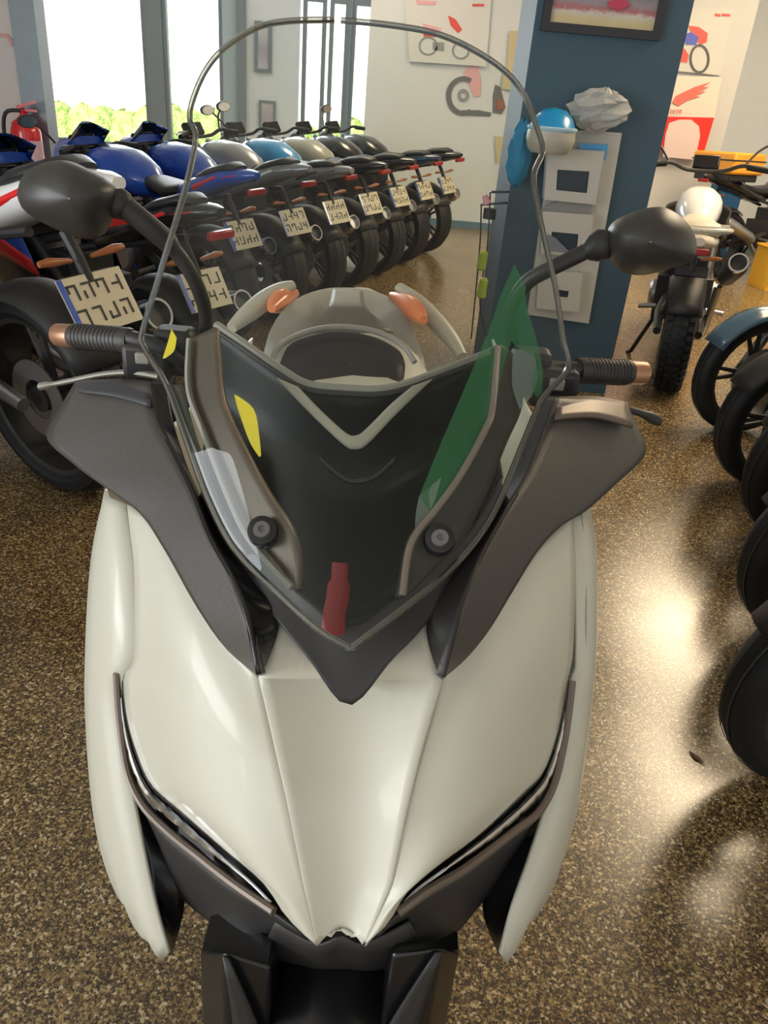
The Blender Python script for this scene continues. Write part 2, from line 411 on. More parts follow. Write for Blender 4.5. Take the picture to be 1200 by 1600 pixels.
# -- outer side panels: visible front face + wrap back along the body
def side_panel(inner, outer, s):
    a = cr(B(inner, 0.004), 40); b = cr(B(outer, .03), 40); rows = []
    for i in range(40):
        c = b[i]; d = c + Vector((s * .012, .07, -.005)); e = c + Vector((-s * .01, .30, -.02)); f_ = c + Vector((-s * .06, .62, .02))
        a2 = a[i].lerp(b[i], .5) + Vector((s * .004, -.008, .004))
        rows.append([a[i], a2, c, d, e, f_])
    return MB().grid([cr(r, 16) for r in rows])
inL = [(196, 788), (206, 870), (209, 960), (209, 1031), (190, 1062), (190, 1120), (200, 1210), (216, 1295), (239, 1406), (262, 1491)]
otL = [(163, 768), (146, 858), (134, 984), (133, 1125), (148, 1289), (181, 1397), (223, 1462), (256, 1493)]
part('side_panel', side_panel(inL, otL, -1), WHITE, solid=.004, off=-1)
inR = [(896, 800), (901, 891), (903, 1041), (893, 1062), (889, 1130), (868, 1219), (831, 1336), (802, 1420), (784, 1491)]
otR = [(916, 800), (928, 870), (930, 984), (925, 1100), (905, 1250), (875, 1360), (845, 1420), (790, 1495)]
part('side_panel', side_panel(inR, otR, 1), WHITE, solid=.004, off=-1)
# raised lines between cowl and side panel
for c in ([(184, 784), (176, 870), (172, 960), (171, 1028), (185, 1046), (209, 1046)], [(908, 800), (914, 880), (915, 960), (913, 1030), (905, 1046), (890, 1056)]):
    part('panel_seam', MB().tube(cr(B(c, .012), 30), .0012, 6), GREYP)
# -- headlights: dark lens strip, chrome reflector, lip
def headlight(up, lo, s):
    h = lofts([B(up, .004), B([((a[0] + b[0]) / 2, (a[1] + b[1]) / 2) for a, b in zip(up, lo)], .016), B(lo, .006)], 50, 9, True)
    lens = part('headlight', h, GLOSSB)
    c = cr(B([(a[0] * .62 + b[0] * .38, a[1] * .62 + b[1] * .38) for a, b in zip(up, lo)], .004), 60)
    part('reflector', MB().tube(c[4:50], [.0012 + .0032 * math.sin(PI * i / 45) * (1 if i % 5 else .6) for i in range(46)], 8), CHROME, lens)
    part('light_strip', MB().tube(c[44:58], .0014, 6), mat('white_lens', (.7, .7, .72), .2), lens)
    part('lower_lip', MB().tube(cr(B(lo, .0), 50), .0042, 8), BRONZE, lens)
upL = [(190, 1059), (197, 1125), (214, 1181), (237, 1228), (284, 1270), (354, 1331), (411, 1380), (443, 1427)]
loL = [(182, 1052), (187, 1125), (199, 1205), (223, 1258), (261, 1298), (310, 1338), (364, 1380), (428, 1424)]
headlight(upL, loL, -1)
upR = [(889, 1066), (872, 1148), (850, 1205), (821, 1237), (751, 1303), (681, 1355), (638, 1392), (616, 1425)]
loR = [(894, 1064), (883, 1148), (866, 1223), (840, 1270), (802, 1300), (727, 1357), (671, 1390), (622, 1426)]
headlight(upR, loR, 1)
# -- black inner ducts and lower nose
def Bd(c, d): return B(c, d)
ductL = lofts([B([(186, 1070), (199, 1205), (216, 1292), (239, 1406), (262, 1491)], .012), B([(188, 1080), (205, 1205), (248, 1292), (278, 1345), (288, 1412), (266, 1493)], .06)], 30, 6)
part('air_duct', ductL, GLOSSB, solid=.003)
ductR = lofts([B([(893, 1070), (872, 1210), (833, 1336), (804, 1420), (785, 1491)], .012), B([(890, 1080), (860, 1225), (800, 1300), (770, 1360), (755, 1420), (782, 1493)], .06)], 30, 6)
part('air_duct', ductR, GLOSSB, solid=.003)
noseL = lofts([B([(225, 1262), (261, 1300), (310, 1340), (364, 1382), (428, 1426), (470, 1456)], .008), B([(255, 1330), (277, 1392), (345, 1453), (397, 1497), (425, 1462), (500, 1486)], .055)], 30, 6)
part('lower_nose', noseL, MATB, solid=.003)
noseR = lofts([B([(838, 1272), (802, 1302), (727, 1359), (671, 1392), (622, 1428), (600, 1450)], .008), B([(805, 1340), (755, 1405), (700, 1468), (650, 1490), (610, 1470), (570, 1486)], .055)], 30, 6)
part('lower_nose', noseR, MATB, solid=.003)
part('lower_nose', lofts([B([(430, 1440), (495, 1475), (535, 1462), (568, 1475), (640, 1440)], .02), B([(400, 1500), (480, 1520), (540, 1525), (600, 1520), (680, 1500)], .10)], 20, 5), MATB, solid=.003)

# -- black textured wings
def wing(outer, fold, inner, gl):
    part('wing_panel', lofts([B(outer, -.004, .15), B(fold, -.022, .15)], 46, 12), TEX, solid=.006, off=-1)
    part('wing_inner', lofts([B(fold, -.022, .15), B(inner, .004, .15)], 46, 8), gl, solid=.004)
wing([(117, 597), (92, 640), (72, 683), (116, 726), (167, 764), (218, 802), (256, 858), (308, 950), (354, 1015), (404, 1057)],
     [(235, 597), (243, 650), (266, 697), (300, 767), (328, 840), (360, 900), (386, 976), (404, 1054)],
     [(258, 596), (277, 689), (308, 771), (352, 852), (395, 905), (436, 965), (404, 1055)], GLOSSB)
wing([(979, 630), (997, 668), (1009, 709), (962, 757), (915, 799), (877, 822), (840, 862), (802, 923), (765, 984), (727, 1031), (690, 1062)],
     [(870, 622), (850, 680), (826, 740), (790, 800), (752, 870), (735, 915), (712, 985), (692, 1058)],
     [(848, 622), (814, 705), (782, 786), (748, 848), (700, 905), (668, 975), (690, 1058)], MATB)
# upper ledges of the wings
part('wing_ledge', lofts([B([(117, 597), (180, 594), (235, 597)], -.004, .15), B([(122, 612), (180, 620), (236, 636)], -.03, .15)], 12, 5), mat('grey_black_plastic', (.05, .055, .06), .4), solid=.004)
part('wing_ledge', lofts([B([(979, 630), (930, 621), (870, 622)], -.004, .15), B([(988, 668), (930, 652), (866, 655)], -.03, .15)], 12, 5), BRONZE, solid=.004)
# -- black beak below the screen
beak = lofts([S([(316, 735), (348, 800), (417, 880), (480, 935), (548, 978), (610, 940), (686, 878), (745, 815), (785, 745)], .02),
              S([(316, 762), (350, 835), (417, 908), (480, 962), (548, 1010), (618, 962), (686, 908), (745, 846), (785, 765)], .022),
              B([(312, 775), (352, 855), (425, 960), (482, 1030), (545, 1103), (612, 1030), (668, 972), (748, 852), (792, 775)], -.004)], 50, 12, False)
part('front_beak', beak, MATB, smooth=30, solid=.004, off=-1)

# -- windscreen
OL = [(522, 31), (450, 33), (400, 44), (350, 76), (320, 112), (300, 160), (297, 190), (306, 215), (291, 290), (270, 360), (243, 450), (222, 520), (226, 545), (258, 598), (289, 681), (320, 767), (351, 833), (378, 871), (417, 910), (471, 961), (510, 992), (548, 1013)]
OR = [(522, 31), (600, 38), (680, 52), (740, 78), (790, 112), (820, 150), (837, 195), (848, 235), (835, 268), (836, 300), (850, 370), (868, 450), (880, 530), (887, 577), (848, 623), (814, 701), (779, 786), (744, 844), (686, 906), (627, 953), (548, 1013)]
def flat2(c): return [Vector((x, y, 0)) for x, y in c]
l2 = lin(cr(flat2(OL), 240), 130); r2 = lin(cr(flat2(OR), 240), 130)
rows = []
for a, b in zip(l2, r2):
    row = []
    for j in range(21):
        q = a.lerp(b, j / 20); row.append(P(q.x, q.y, Ys(q.x, q.y)))
    rows.append(row)
ws = part('windscreen', MB().grid(rows), GLASS, smooth=60)
rim = [r[0] for r in rows] + [r[-1] for r in rows[::-1]]
part('screen_edge', MB().tube(rim[:-1], .0030, 8, cap=False), RIM, ws)
part('screen_edge', MB().tube([p + Vector((0, .004, -.001)) for p in rim[:-1]], .0013, 6, cap=False), mat('edge_dark_line', (.10, .10, .09), .3), ws)  # second, darker line along the screen edge
# yellow, green and pale reflections in the screen, built as coloured sheets inside it
part('yellow_reflection', lofts([S([(366, 616), (372, 640), (390, 690), (405, 714)], .004), S([(372, 619), (397, 640), (405, 680), (408, 712)], .004)], 10, 4), YELLOW, ws)
part('yellow_reflection', lofts([S([(268, 514), (262, 535), (254, 560)], .004), S([(276, 528), (272, 548), (258, 560)], .004)], 10, 4), YELLOW, ws)
part('green_reflection', lofts([S([(804, 413), (785, 455), (762, 520), (720, 620), (690, 690), (655, 775)], .006), S([(822, 450), (812, 495), (790, 560), (768, 650), (725, 730), (672, 800)], .006)], 30, 6), REFLG, ws)
part('green_reflection', lofts([S([(820, 446), (824, 480), (838, 530), (848, 580), (846, 615)], .006), S([(800, 515), (803, 540), (838, 560), (832, 600), (838, 622)], .006)], 16, 5), REFLG, ws)
part('pale_reflection', lofts([S([(802, 545), (800, 600), (812, 640)], .007), S([(835, 548), (840, 590), (830, 620)], .007)], 10, 4), REFLW, ws)
part('white_reflection', lofts([S([(655, 775), (650, 800), (648, 830)], .006), S([(690, 745), (676, 790), (652, 825)], .006)], 8, 4), REFLW, ws)
# -- dark inner bowl behind the screen
bow_t = [(338, 508), (385, 540), (440, 578), (480, 600), (540, 607), (610, 606), (700, 576), (778, 545)]
bow_b = [(316, 735), (348, 800), (417, 880), (480, 935), (548, 978), (610, 940), (686, 878), (745, 815), (785, 745)]
bt = S(bow_t, .10); bb = S(bow_b, .022)
mid = S([(326, 620), (366, 670), (430, 720), (490, 760), (545, 780), (610, 760), (690, 715), (770, 640)], .15)
part('instrument_cowl', lofts([bt, mid, bb], 40, 16, True), DARKV, smooth=50, solid=.003)
part('cowl_edge_trim', MB().tube(cr(S(bow_t, .098), 50), .0045, 8, flat=1.0), GREYP)
part('cowl_edge_seal', MB().tube(cr(S([(x, y + 9) for x, y in bow_t], .094), 50), .0026, 8), MATB)
part('vee_trim', lofts([S([(432, 590), (486, 647), (538, 696), (556, 702), (574, 694), (622, 644), (676, 592)], .088), S([(465, 604), (500, 640), (540, 676), (555, 681), (570, 672), (612, 630), (645, 603)], .086)], 40, 4), CREAM, solid=.003)
part('display_visor', lofts([S([(500, 712), (530, 738), (556, 748), (590, 738), (618, 712)], .10), S([(500, 722), (530, 748), (556, 757), (590, 748), (618, 722)], .10)], 20, 3), GLOSSB, solid=.004)
part('red_reflection', MB().tube(cr(S([(532, 880), (528, 930), (522, 960), (520, 992)], .012), 14), [.007] * 4 + [.0095] * 10, 10, flat=.4), REFLR)  # red reflection in the screen, modelled as a flattened tube
# -- bronze-grey arms carrying the screen, with a pale edge strip and the two screws
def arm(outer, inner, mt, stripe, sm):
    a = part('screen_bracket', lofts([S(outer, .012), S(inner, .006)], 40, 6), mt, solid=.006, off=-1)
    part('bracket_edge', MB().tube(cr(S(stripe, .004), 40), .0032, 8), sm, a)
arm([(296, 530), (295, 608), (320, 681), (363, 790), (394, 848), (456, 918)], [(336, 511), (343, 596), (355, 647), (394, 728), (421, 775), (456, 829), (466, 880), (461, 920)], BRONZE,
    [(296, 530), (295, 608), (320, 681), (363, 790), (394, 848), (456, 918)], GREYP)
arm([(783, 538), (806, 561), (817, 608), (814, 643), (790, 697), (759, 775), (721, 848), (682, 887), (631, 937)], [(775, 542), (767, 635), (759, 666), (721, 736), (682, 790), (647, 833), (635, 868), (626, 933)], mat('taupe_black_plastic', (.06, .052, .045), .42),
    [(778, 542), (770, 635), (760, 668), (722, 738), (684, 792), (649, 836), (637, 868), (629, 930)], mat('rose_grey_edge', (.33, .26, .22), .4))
part('screen_side_strip', lofts([S([(262, 602), (290, 684), (321, 768), (352, 833), (378, 869)], .012), S([(284, 602), (306, 684), (336, 768), (366, 830), (392, 866)], .012)], 20, 4), mat('olive_grey_strip', (.10, .105, .085), .4), solid=.003)
for (x, y) in ((410, 829), (687, 842)):
    c = P(x, y, Ys(x, y) - .004); n = Vector((0, -.72, .69)); q = n.to_track_quat('Z', 'Y').to_matrix().to_4x4(); q.translation = c
    bl = part('screen_bolt', MB().lathe([(.0001, .004), (.009, .004), (.0125, .003), (.0135, -.002), (.0135, -.012)], (0, 0, 0), 'Z', 28).xf(q), GLOSSB)
    part('bolt_head', MB().lathe([(.0001, .0052), (.0028, .0052), (.003, .0068), (.0068, .0068), (.0075, .004)], (0, 0, 0), 'Z', 24).xf(q), mat('grey_bolt', (.12, .12, .12), .4), bl)

# -- handlebar, grips, levers, switch gear
gl0, gl1 = P(88, 523, 1.0), P(232, 535, .93); gr0, gr1 = P(1008, 583, 1.0), P(880, 578, .95)
midb = P(548, 690, 1.0)
hb = part('handlebar', MB().tube(cr([gl0, gl1, P(320, 600, .96), P(400, 680, .97), midb, P(700, 690, .97), P(790, 620, .96), gr1, gr0], 40), .010, 10), MATB)
def grip(a, b, end):
    d = (b - a)
    m = MB(); m.tube([a + d * t for t in (.2, .22, .8, .84)], [.0150, .0165, .0165, .0150], 16)
    for t in [i / 12 * .5 + .26 for i in range(12)]: m.tube([a + d * t, a + d * (t + .012)], .0172, 16)
    o = part('grip', m, mat('grip_rubber', (.035, .032, .03), .5))
    part('bar_end', MB().tube([a, a + d * .02, a + d * .2, a + d * .22], [.0125, .0150, .0155, .0125], 16), COPPER)
grip(gl0, gl1, 0); grip(gr0, gr1, 0)
for (x, y, Y, dx) in ((236, 560, .95, 1), (862, 600, .95, -1)):
    c = P(x, y, Y)
    sw = part('switch_gear', MB().box(c, (.06, .055, .05)).box(c + Vector((dx * .03, .01, .01)), (.05, .04, .06)), MATB, bevel=.008)
    part('switch_button', MB().box(c + Vector((0, -.03, .01)), (.018, .01, .014)), GREYP, sw, bevel=.002)
lvm = mat('satin_lever', (.42, .41, .38), .35, metal=.7)
part('brake_lever', MB().tube(cr([P(250, 588, .92), P(210, 582, .93), P(160, 585, .94), P(100, 597, .95), P(62, 604, .95)], 24), [.007] * 6 + [.005] * 14 + [.0045] * 2 + [.007] * 2, 10, flat=.7), lvm)
part('brake_lever', MB().tube(cr([P(855, 618, .92), P(920, 632, .93), P(985, 641, .94), P(1012, 650, .95), P(1032, 660, .95)], 24), [.006] * 19 + [.0065, .008, .0095, .0095, .007], 10, flat=.8), MATB)

# -- mirrors
def mirror(outl, Y, depth, neck, armp, armr):
    pts = cr([Vector((x, y, 0)) for x, y in outl + [outl[0]]], 40)[:-1]
    cx = sum(p.x for p in pts) / len(pts); cy = sum(p.y for p in pts) / len(pts)
    rs = []
    for (s_, d) in ((.02, -1), (.35, -.93), (.65, -.72), (.88, -.38), (1.0, 0), (.99, .18), (.92, .22), (.02, .22)):
        rs.append([P(cx + (p.x - cx) * s_, cy + (p.y - cy) * s_, Y + depth * d) for p in pts])
    h = part('mirror', MB().rings(rs, cap=False), mat('mirror_shell_black', (.035, .033, .030), .42), smooth=60)
    part('mirror_glass', MB().rings([[P(cx + (p.x - cx) * s_, cy + (p.y - cy) * s_, Y + depth * .24) for p in pts] for s_ in (.9, .02)], cap=False), CHROME, h)
    part('mirror_stem', MB().tube(cr(armp, 24), armr, 12), MATB, h)
    part('mirror_joint', MB().tube([neck[0], neck[0].lerp(neck[1], .3), neck[0].lerp(neck[1], .7), neck[1]], [.010, .016, .018, .014], 14), MATB, h)
mirror([(26, 303), (36, 273), (68, 254), (105, 251), (140, 265), (170, 281), (184, 300), (180, 330), (163, 366), (128, 373), (70, 350), (36, 327)], .95, .055,
       (P(205, 328, .95), P(174, 312, .95)), [P(185, 315, .95), P(222, 345, .95), P(268, 385, .96), P(305, 440, .97), P(322, 500, .99), P(310, 556, .99)], [.013] * 8 + [.0095] * 8 + [.009] * 8)
mirror([(947, 378), (953, 352), (982, 334), (1031, 323), (1066, 340), (1087, 371), (1084, 405), (1050, 419), (1005, 430), (972, 424), (950, 402)], .95, .055,
       (P(915, 394, .95), P(953, 376, .95)), [P(945, 378, .95), P(905, 398, .95), P(860, 420, .95), P(825, 440, .96), P(806, 470, .97), P(800, 530, .99), P(812, 585, .99)], [.0095] * 24)

# -- seat, tail, body, running gear
def loftbox(secs, n=24, e=2.6):
    """secs: (Y, xc, zc, halfwidth, halfheight)"""
    rs = []
    for (Y, xc, zc, hw, hh) in secs:
        ring = []
        for j in range(n):
            a = 2 * PI * j / n; c, s_ = math.cos(a), math.sin(a)
            ring.append(Vector((xc + math.copysign(abs(c) ** (2 / e), c) * hw, Y, zc + math.copysign(abs(s_) ** (2 / e), s_) * hh)))
        rs.append(ring)
    return MB().rings(rs)
def xcen(Y): return P(552, 520, max(Y, .7)).x * (1 if Y > 1 else .6)
X1 = xcen(1.4); X2 = xcen(1.9)
def padded(outl, Ya, z_top, name, m, drop=.1, crown=.02, grow=1.0):
    """top-view pad traced on the photo at height z_top"""
    return None
def pad(name, outl, hs, m, drop, crown, label=None):
    pts = cr([Vector((x, y, 0)) for x, y in outl + [outl[0]]], 48)[:-1]
    w3 = [G(p.x, p.y, hs(p.y)) for p in pts]; c = sum(w3, Vector()) / len(w3)
    rs = []
    for s_, d in ((.02, crown), (.5, crown * .85), (.85, crown * .4), (.96, .0), (1.0, -.015), (.98, -drop)):
        rs.append([c + (p - c) * s_ + Vector((0, 0, d)) for p in w3])
    return part(name, MB().rings(rs, cap=False), m, smooth=50, label=label)
hseat = lambda y: .93 if y < 480 else .93 - (y - 480) * .0010
pad('passenger_seat', [(412, 540), (425, 500), (455, 467), (500, 449), (545, 446), (590, 453), (625, 472), (648, 510), (668, 575), (640, 610), (548, 622), (450, 612)], hseat, GREYP, .10, .01)
stp = lofts([[G(x, y, hseat(y) + .016) for x, y in ((520, 452), (514, 478), (500, 500), (470, 520))], [G(x, y, hseat(y) + .02) for x, y in ((567, 455), (572, 480), (592, 500), (615, 520))]], 16, 8)
part('seat_centre_stripe', stp, mat('dark_taupe_vinyl', (.13, .115, .095), .45), solid=.003)
pad('rider_seat', [(436, 560), (450, 536), (490, 521), (535, 516), (585, 524), (625, 545), (634, 565), (618, 610), (548, 640), (460, 610)], lambda y: .955 - (y - 500) * .0009, SEATM, .10, .008)
part('seat_piping', MB().tube(cr([G(x, y, .962 - (y - 500) * .0009) for x, y in ((424, 566), (440, 538), (485, 517), (535, 511), (590, 519), (630, 540), (648, 566))], 40), .006, 8), GREYP)
# cream tail rails with the amber indicators
for c, am in (([(362, 512), (385, 492), (415, 468), (440, 452), (458, 446)], [(424, 482), (442, 466), (462, 458)]), ([(622, 448), (648, 468), (680, 502), (705, 530), (722, 556)], [(612, 462), (640, 478), (662, 500)])):
    part('tail_rail', MB().tube(cr([G(x, y, .96 - (y - 440) * .0010) for x, y in c], 24), [.014 + .012 * math.sin(PI * i / 23) for i in range(24)], 12, flat=.8), CREAM)
    part('indicator', MB().tube(cr([G(x, y, .93) for x, y in am], 12), [.01 + .016 * math.sin(PI * i / 11) for i in range(12)], 10), AMBER)
part('tail_body', loftbox([(1.15, X1, .62, .13, .16), (1.35, X1, .68, .19, .19), (1.6, X1, .70, .20, .19), (1.85, X2, .74, .17, .16), (2.1, X2, .80, .12, .10), (2.22, X2, .83, .05, .05)]), WHITE)
part('under_body', loftbox([(.66, -.02, .50, .12, .14), (.8, -.02, .52, .18, .26), (1.0, -.03, .45, .17, .24), (1.2, -.04, .38, .17, .18), (1.6, X1, .42, .15, .16), (1.8, X1, .45, .10, .12)]), MATB)
part('steering_column', MB().tube([P(548, 690, 1.0), Vector((-.02, .86, .80)), Vector((-.015, .66, .62)), Vector((-.01, .60, .50))], [.03, .04, .05, .05], 14), MATB)
# front wheel, fender, fork guards
def wheel(mbt, c, R, w_, ax='X', n=48):
    prof = [(R - .075, -w_ * .42), (R - .055, -w_ * .5), (R - .025, -w_ * .5), (R - .008, -w_ * .3), (R, 0), (R - .008, w_ * .3), (R - .025, w_ * .5), (R - .055, w_ * .5), (R - .075, w_ * .42)]
    mbt.lathe(prof, c, ax, n, closed=True)
def rimmb(c, R, w_, ax='X', spokes=5):
    m = MB(); Rr = R - .07
    m.lathe([(Rr + .004, -w_ * .45), (Rr + .004, w_ * .45), (Rr - .018, w_ * .4), (Rr - .022, 0), (Rr - .018, -w_ * .4)], c, ax, 40, closed=True)
    m.lathe([(.001, -w_ * .5), (.045, -w_ * .5), (.045, w_ * .5), (.001, w_ * .5)], c, ax, 20)
    for k in range(spokes):
        a = 2 * PI * k / spokes + .3
        for da in (-.13, .13):
            p0 = (.04 * math.cos(a), .04 * math.sin(a)); p1 = ((Rr - .012) * math.cos(a + da), (Rr - .012) * math.sin(a + da))
            f3 = (lambda q: Vector(c) + Vector((0, q[0], q[1]))) if ax == 'X' else (lambda q: Vector(c) + Vector((q[0], 0, q[1])))
            m.tube([f3(p0), f3(p1)], [.014, .009], 6)
    return m
WC = Vector((0.0, .50, .275))
t = MB(); wheel(t, WC, .275, .12); tyre = part('front_wheel', t, RUBBER)
part('rim', rimmb(WC, .275, .10), MATB, tyre)
part('brake_disc', MB().lathe([(.06, .062), (.13, .062), (.13, .067), (.06, .067)], WC, 'X', 36, closed=True), STEEL, tyre)
fr = []
for k in range(15):
    a = math.radians(20 + k * 11); row = []
    for j in range(9):
        x = (j / 8 - .5) * .15; r_ = .300 - .03 * (abs(x) / .075) ** 2
        row.append(WC + Vector((x, -math.cos(a) * r_, math.sin(a) * r_)))
    fr.append(row)
part('front_fender', MB().grid(fr), GLOSSB, solid=.003)
for s_, (a, b, c_, d) in ((-1, ((312, 1492), (350, 1487), (418, 1600), (312, 1600))), (1, ((718, 1492), (690, 1480), (618, 1600), (718, 1600)))):
    q = lambda x, y, Y: P(x, y, Y)
    top0, top1, in1 = q(*a, .47), q(*b, .44), q(*c_, .43)
    dn = Vector((0, -.0, -.22)); bk = Vector((0, .10, 0))
    ring1 = [top0, top1, top1 + Vector((-s_ * .045, 0, -.02)), top1 + Vector((-s_ * .045, .09, -.02)), top1 + bk, top0 + bk]
    out = []
    for i in range(6):
        t_ = i / 5; out.append([p + Vector((s_ * -.004 * t_, -.03 * t_, -.30 * t_)) for p in ring1])
    g = part('fork_guard', MB().rings(out), GLOSSB, bevel=.004)
    part('fork_tube', MB().tube([top1 + Vector((-s_ * .02, .05, -.28)), top1 + Vector((-s_ * .01, .06, .01)), top1 + Vector((-s_ * .01, .075, .07))], .017, 14), STEEL)
    br_ = lofts([[top1 + Vector((0, -.004, 0)), top1 + Vector((-s_ * .012, -.02, -.12)), top1 + Vector((-s_ * .0, -.035, -.28))], [top1 + Vector((-s_ * .006, -.006, -.0)), top1 + Vector((-s_ * .045, -.02, -.12)), top1 + Vector((-s_ * .08, -.035, -.28))]], 10, 4)
    part('guard_face', br_, MATB, g, solid=.003)
RC = Vector((X1, 1.86, .275))
t = MB(); wheel(t, RC, .275, .14); tyre = part('rear_wheel', t, RUBBER); part('rim', rimmb(RC, .275, .11), MATB, tyre)
part('muffler', MB().tube([RC + Vector((.17, -.45, .0)), RC + Vector((.19, -.2, .05)), RC + Vector((.20, .18, .14)), RC + Vector((.20, .2, .145))], [.03, .055, .055, .03], 16), MATB)
part('swing_arm', MB().box(RC + Vector((-.13, -.28, .02)), (.05, .6, .10)), MATB, bevel=.01)

# ================================================================== MOTORCYCLES
def superring(x, yc, zc, hw, hh, n=18, e=2.4, tilt=0.0):
    r = []
    for j in range(n):
        a = 2 * PI * j / n; c, s_ = math.cos(a), math.sin(a)
        u = math.copysign(abs(c) ** (2 / e), c) * hw; v = math.copysign(abs(s_) ** (2 / e), s_) * hh
        r.append(Vector((x + v * tilt, yc + u, zc + v)))
    return r
def body(secs, n=18, e=2.4):
    return MB().rings([superring(s[0], 0, s[1], s[2], s[3], n, e, s[4] if len(s) > 4 else 0) for s in secs])

def motorcycle(name, loc, heading, label, cat, group, main, second, accent, kind='sport', lean=5.0, plate=True, tyre_w=.18, mirrors=True,
               seatm=None, box=None, knobby=False, wide=.30, frontm=None):
    """local frame: x forward, y left, z up; origin on the floor under the rear axle"""
    seatm = seatm or SEATM
    e = empty(name, loc, heading, label, cat, group, rx=0)
    e.rotation_euler = Matrix.Rotation(heading, 3, 'Z').to_4x4().to_3x3().to_euler()
    e.rotation_euler = (Matrix.Rotation(heading, 3, 'Z') @ Matrix.Rotation(math.radians(-lean), 3, 'X')).to_euler()
    e.location = Vector(loc)
    def pt(nm, mb, m, parent=None, **k):
        return mb.build(nm, m, parent or e, org=(0, 0, 0), **k)
    WB = 1.40; R = .31; A = Vector((0, 0, R)); Bf = Vector((WB, 0, R - .005))
    adv = kind == 'scrambler'
    for nm, c, w_, rr in (('rear_wheel', A, tyre_w, R), ('front_wheel', Bf, .115, R - .005)):
        m = MB(); prof = [(rr - .075, -w_ * .40), (rr - .05, -w_ * .5), (rr - .022, -w_ * .46), (rr - .006, -w_ * .25), (rr, 0), (rr - .006, w_ * .25), (rr - .022, w_ * .46), (rr - .05, w_ * .5), (rr - .075, w_ * .40)]
        m.lathe(prof, c, 'Y', 40, closed=True)
        if knobby:
            for k in range(40):
                a = 2 * PI * k / 40; Rm = Matrix.Rotation(-a, 3, 'Y')
                for yy in (-.36, -.12, .12, .36):
                    off_ = .5 * (yy in (-.12, .12)) * 2 * PI / 40; Rm2 = Matrix.Rotation(-(a + off_), 3, 'Y')
                    m.box(c + Rm2 @ Vector((rr + .001 - abs(yy) * .02, yy * w_, 0)), (.016, w_ * .19, .026), Rm2)
        wh = pt(nm, m, RUBBER, smooth=50)
        if not knobby:
            for yy in (-.16, .16):
                pt('tread_groove', MB().lathe([(rr - .001, yy * w_ - .003), (rr + .0006, yy * w_ - .002), (rr + .0006, yy * w_ + .002), (rr - .001, yy * w_ + .003)], c, 'Y', 40, closed=True), INK, wh)
        rm = MB(); Rr = rr - .068
        rm.lathe([(Rr + .004, -w_ * .43), (Rr + .004, w_ * .43), (Rr - .016, w_ * .40), (Rr - .02, 0), (Rr - .016, -w_ * .40)], c, 'Y', 36, closed=True)
        rm.lathe([(.001, -.07), (.04, -.07), (.04, .07), (.001, .07)], c, 'Y', 16)
        for k in range(5 if not adv else 12):
            a = 2 * PI * k / (5 if not adv else 12)
            for s_ in (-.14, .14):
                rm.tube([c + Vector((.03 * math.cos(a), 0, .03 * math.sin(a))), c + Vector((Rr * math.cos(a + s_), 0, Rr * math.sin(a + s_)))], [.014, .009] if not adv else [.003, .003], 6)
        pt('rim', rm, MATB if not adv else STEEL, wh)
        pt('brake_disc', MB().lathe([(.06, .066), (.12 if c is A else .15, .066), (.12 if c is A else .15, .071), (.06, .071)], c, 'Y', 32, closed=True), STEEL, wh)
    # swing arm, frame, engine, exhaust
    m = MB()
    for s_ in (-1, 1): m.tube([Vector((0, s_ * (tyre_w / 2 + .03), R)), Vector((.28, s_ * .115, .36)), Vector((.55, s_ * .08, .42))], [.022, .028, .03], 10)
    pt('swing_arm', m, STEEL if second is WHITEP else MATB)
    m = MB()
    for s_ in (-1, 1):
        m.tube([Vector((1.10, s_ * .05, .90)), Vector((.85, s_ * .13, .74)), Vector((.56, s_ * .11, .46)), Vector((.50, s_ * .10, .40))], [.028, .032, .03, .026], 10)
        m.tube([Vector((.56, s_ * .10, .66)), Vector((.2, s_ * .08, .74)), Vector((-.1, s_ * .06, .80))], .014, 8)
    pt('frame', m, MATB)
    m = MB(); m.box((.70, 0, .40), (.42, .32, .26)); m.box((.84, 0, .58), (.20, .26, .22), Matrix.Rotation(.35, 3, 'Y')); m.box((.62, 0, .56), (.16, .22, .16))
    for k in range(5): m.box((.86, 0, .50 + k * .04), (.235, .30, .010), Matrix.Rotation(.35, 3, 'Y'))
    eng = pt('engine', m, mat('engine_casting', (.055, .055, .058), .42, metal=.5), bevel=.014)
    for s_, x in ((1, .62), (-1, .70)):
        pt('crankcase_cover', MB().lathe([(.001, s_ * .195), (.07, s_ * .195), (.085, s_ * .18), (.085, s_ * .15)], (x, 0, .40), 'Y', 24), STEEL, eng)
    m = MB(); m.tube(cr([Vector((.98, -.05, .55)), Vector((1.04, -.05, .36)), Vector((.90, -.09, .20)), Vector((.55, -.12, .18)), Vector((.32, -.15, .26)), Vector((.18, -.17, .38 if not adv else .55))], 20), .022, 10)
    ex = pt('exhaust_pipe', m, STEEL)
    my = -.19 - (tyre_w - .14) / 2
    z0, z1 = (.36, .52) if not adv else (.58, .72)
    m = MB().tube([Vector((.22, my, z0)), Vector((.16, my, z0 + .03)), Vector((-.18, my - .01, z1)), Vector((-.21, my - .01, z1 + .015))], [.03, .052, .056, .044], 16)
    pt('muffler', m, MATB if kind != 'naked' else STEEL, ex)
    pt('muffler_tip', MB().lathe([(.040, -.01), (.048, -.01), (.048, .03), (.036, .03)], (0, 0, 0), 'X', 20, closed=True).xf(Matrix.Translation(Vector((-.22, my - .01, z1 + .02))) @ Matrix.Rotation(.42, 4, 'Y')), CHROME, ex)
    # fork, front fender, lamp, bars
    m = MB()
    for s_ in (-1, 1): m.tube([Vector((WB + .01, s_ * .085, R - .03)), Vector((1.235, s_ * .09, .68)), Vector((1.13, s_ * .09, .93))], [.027, .026, .022], 12)
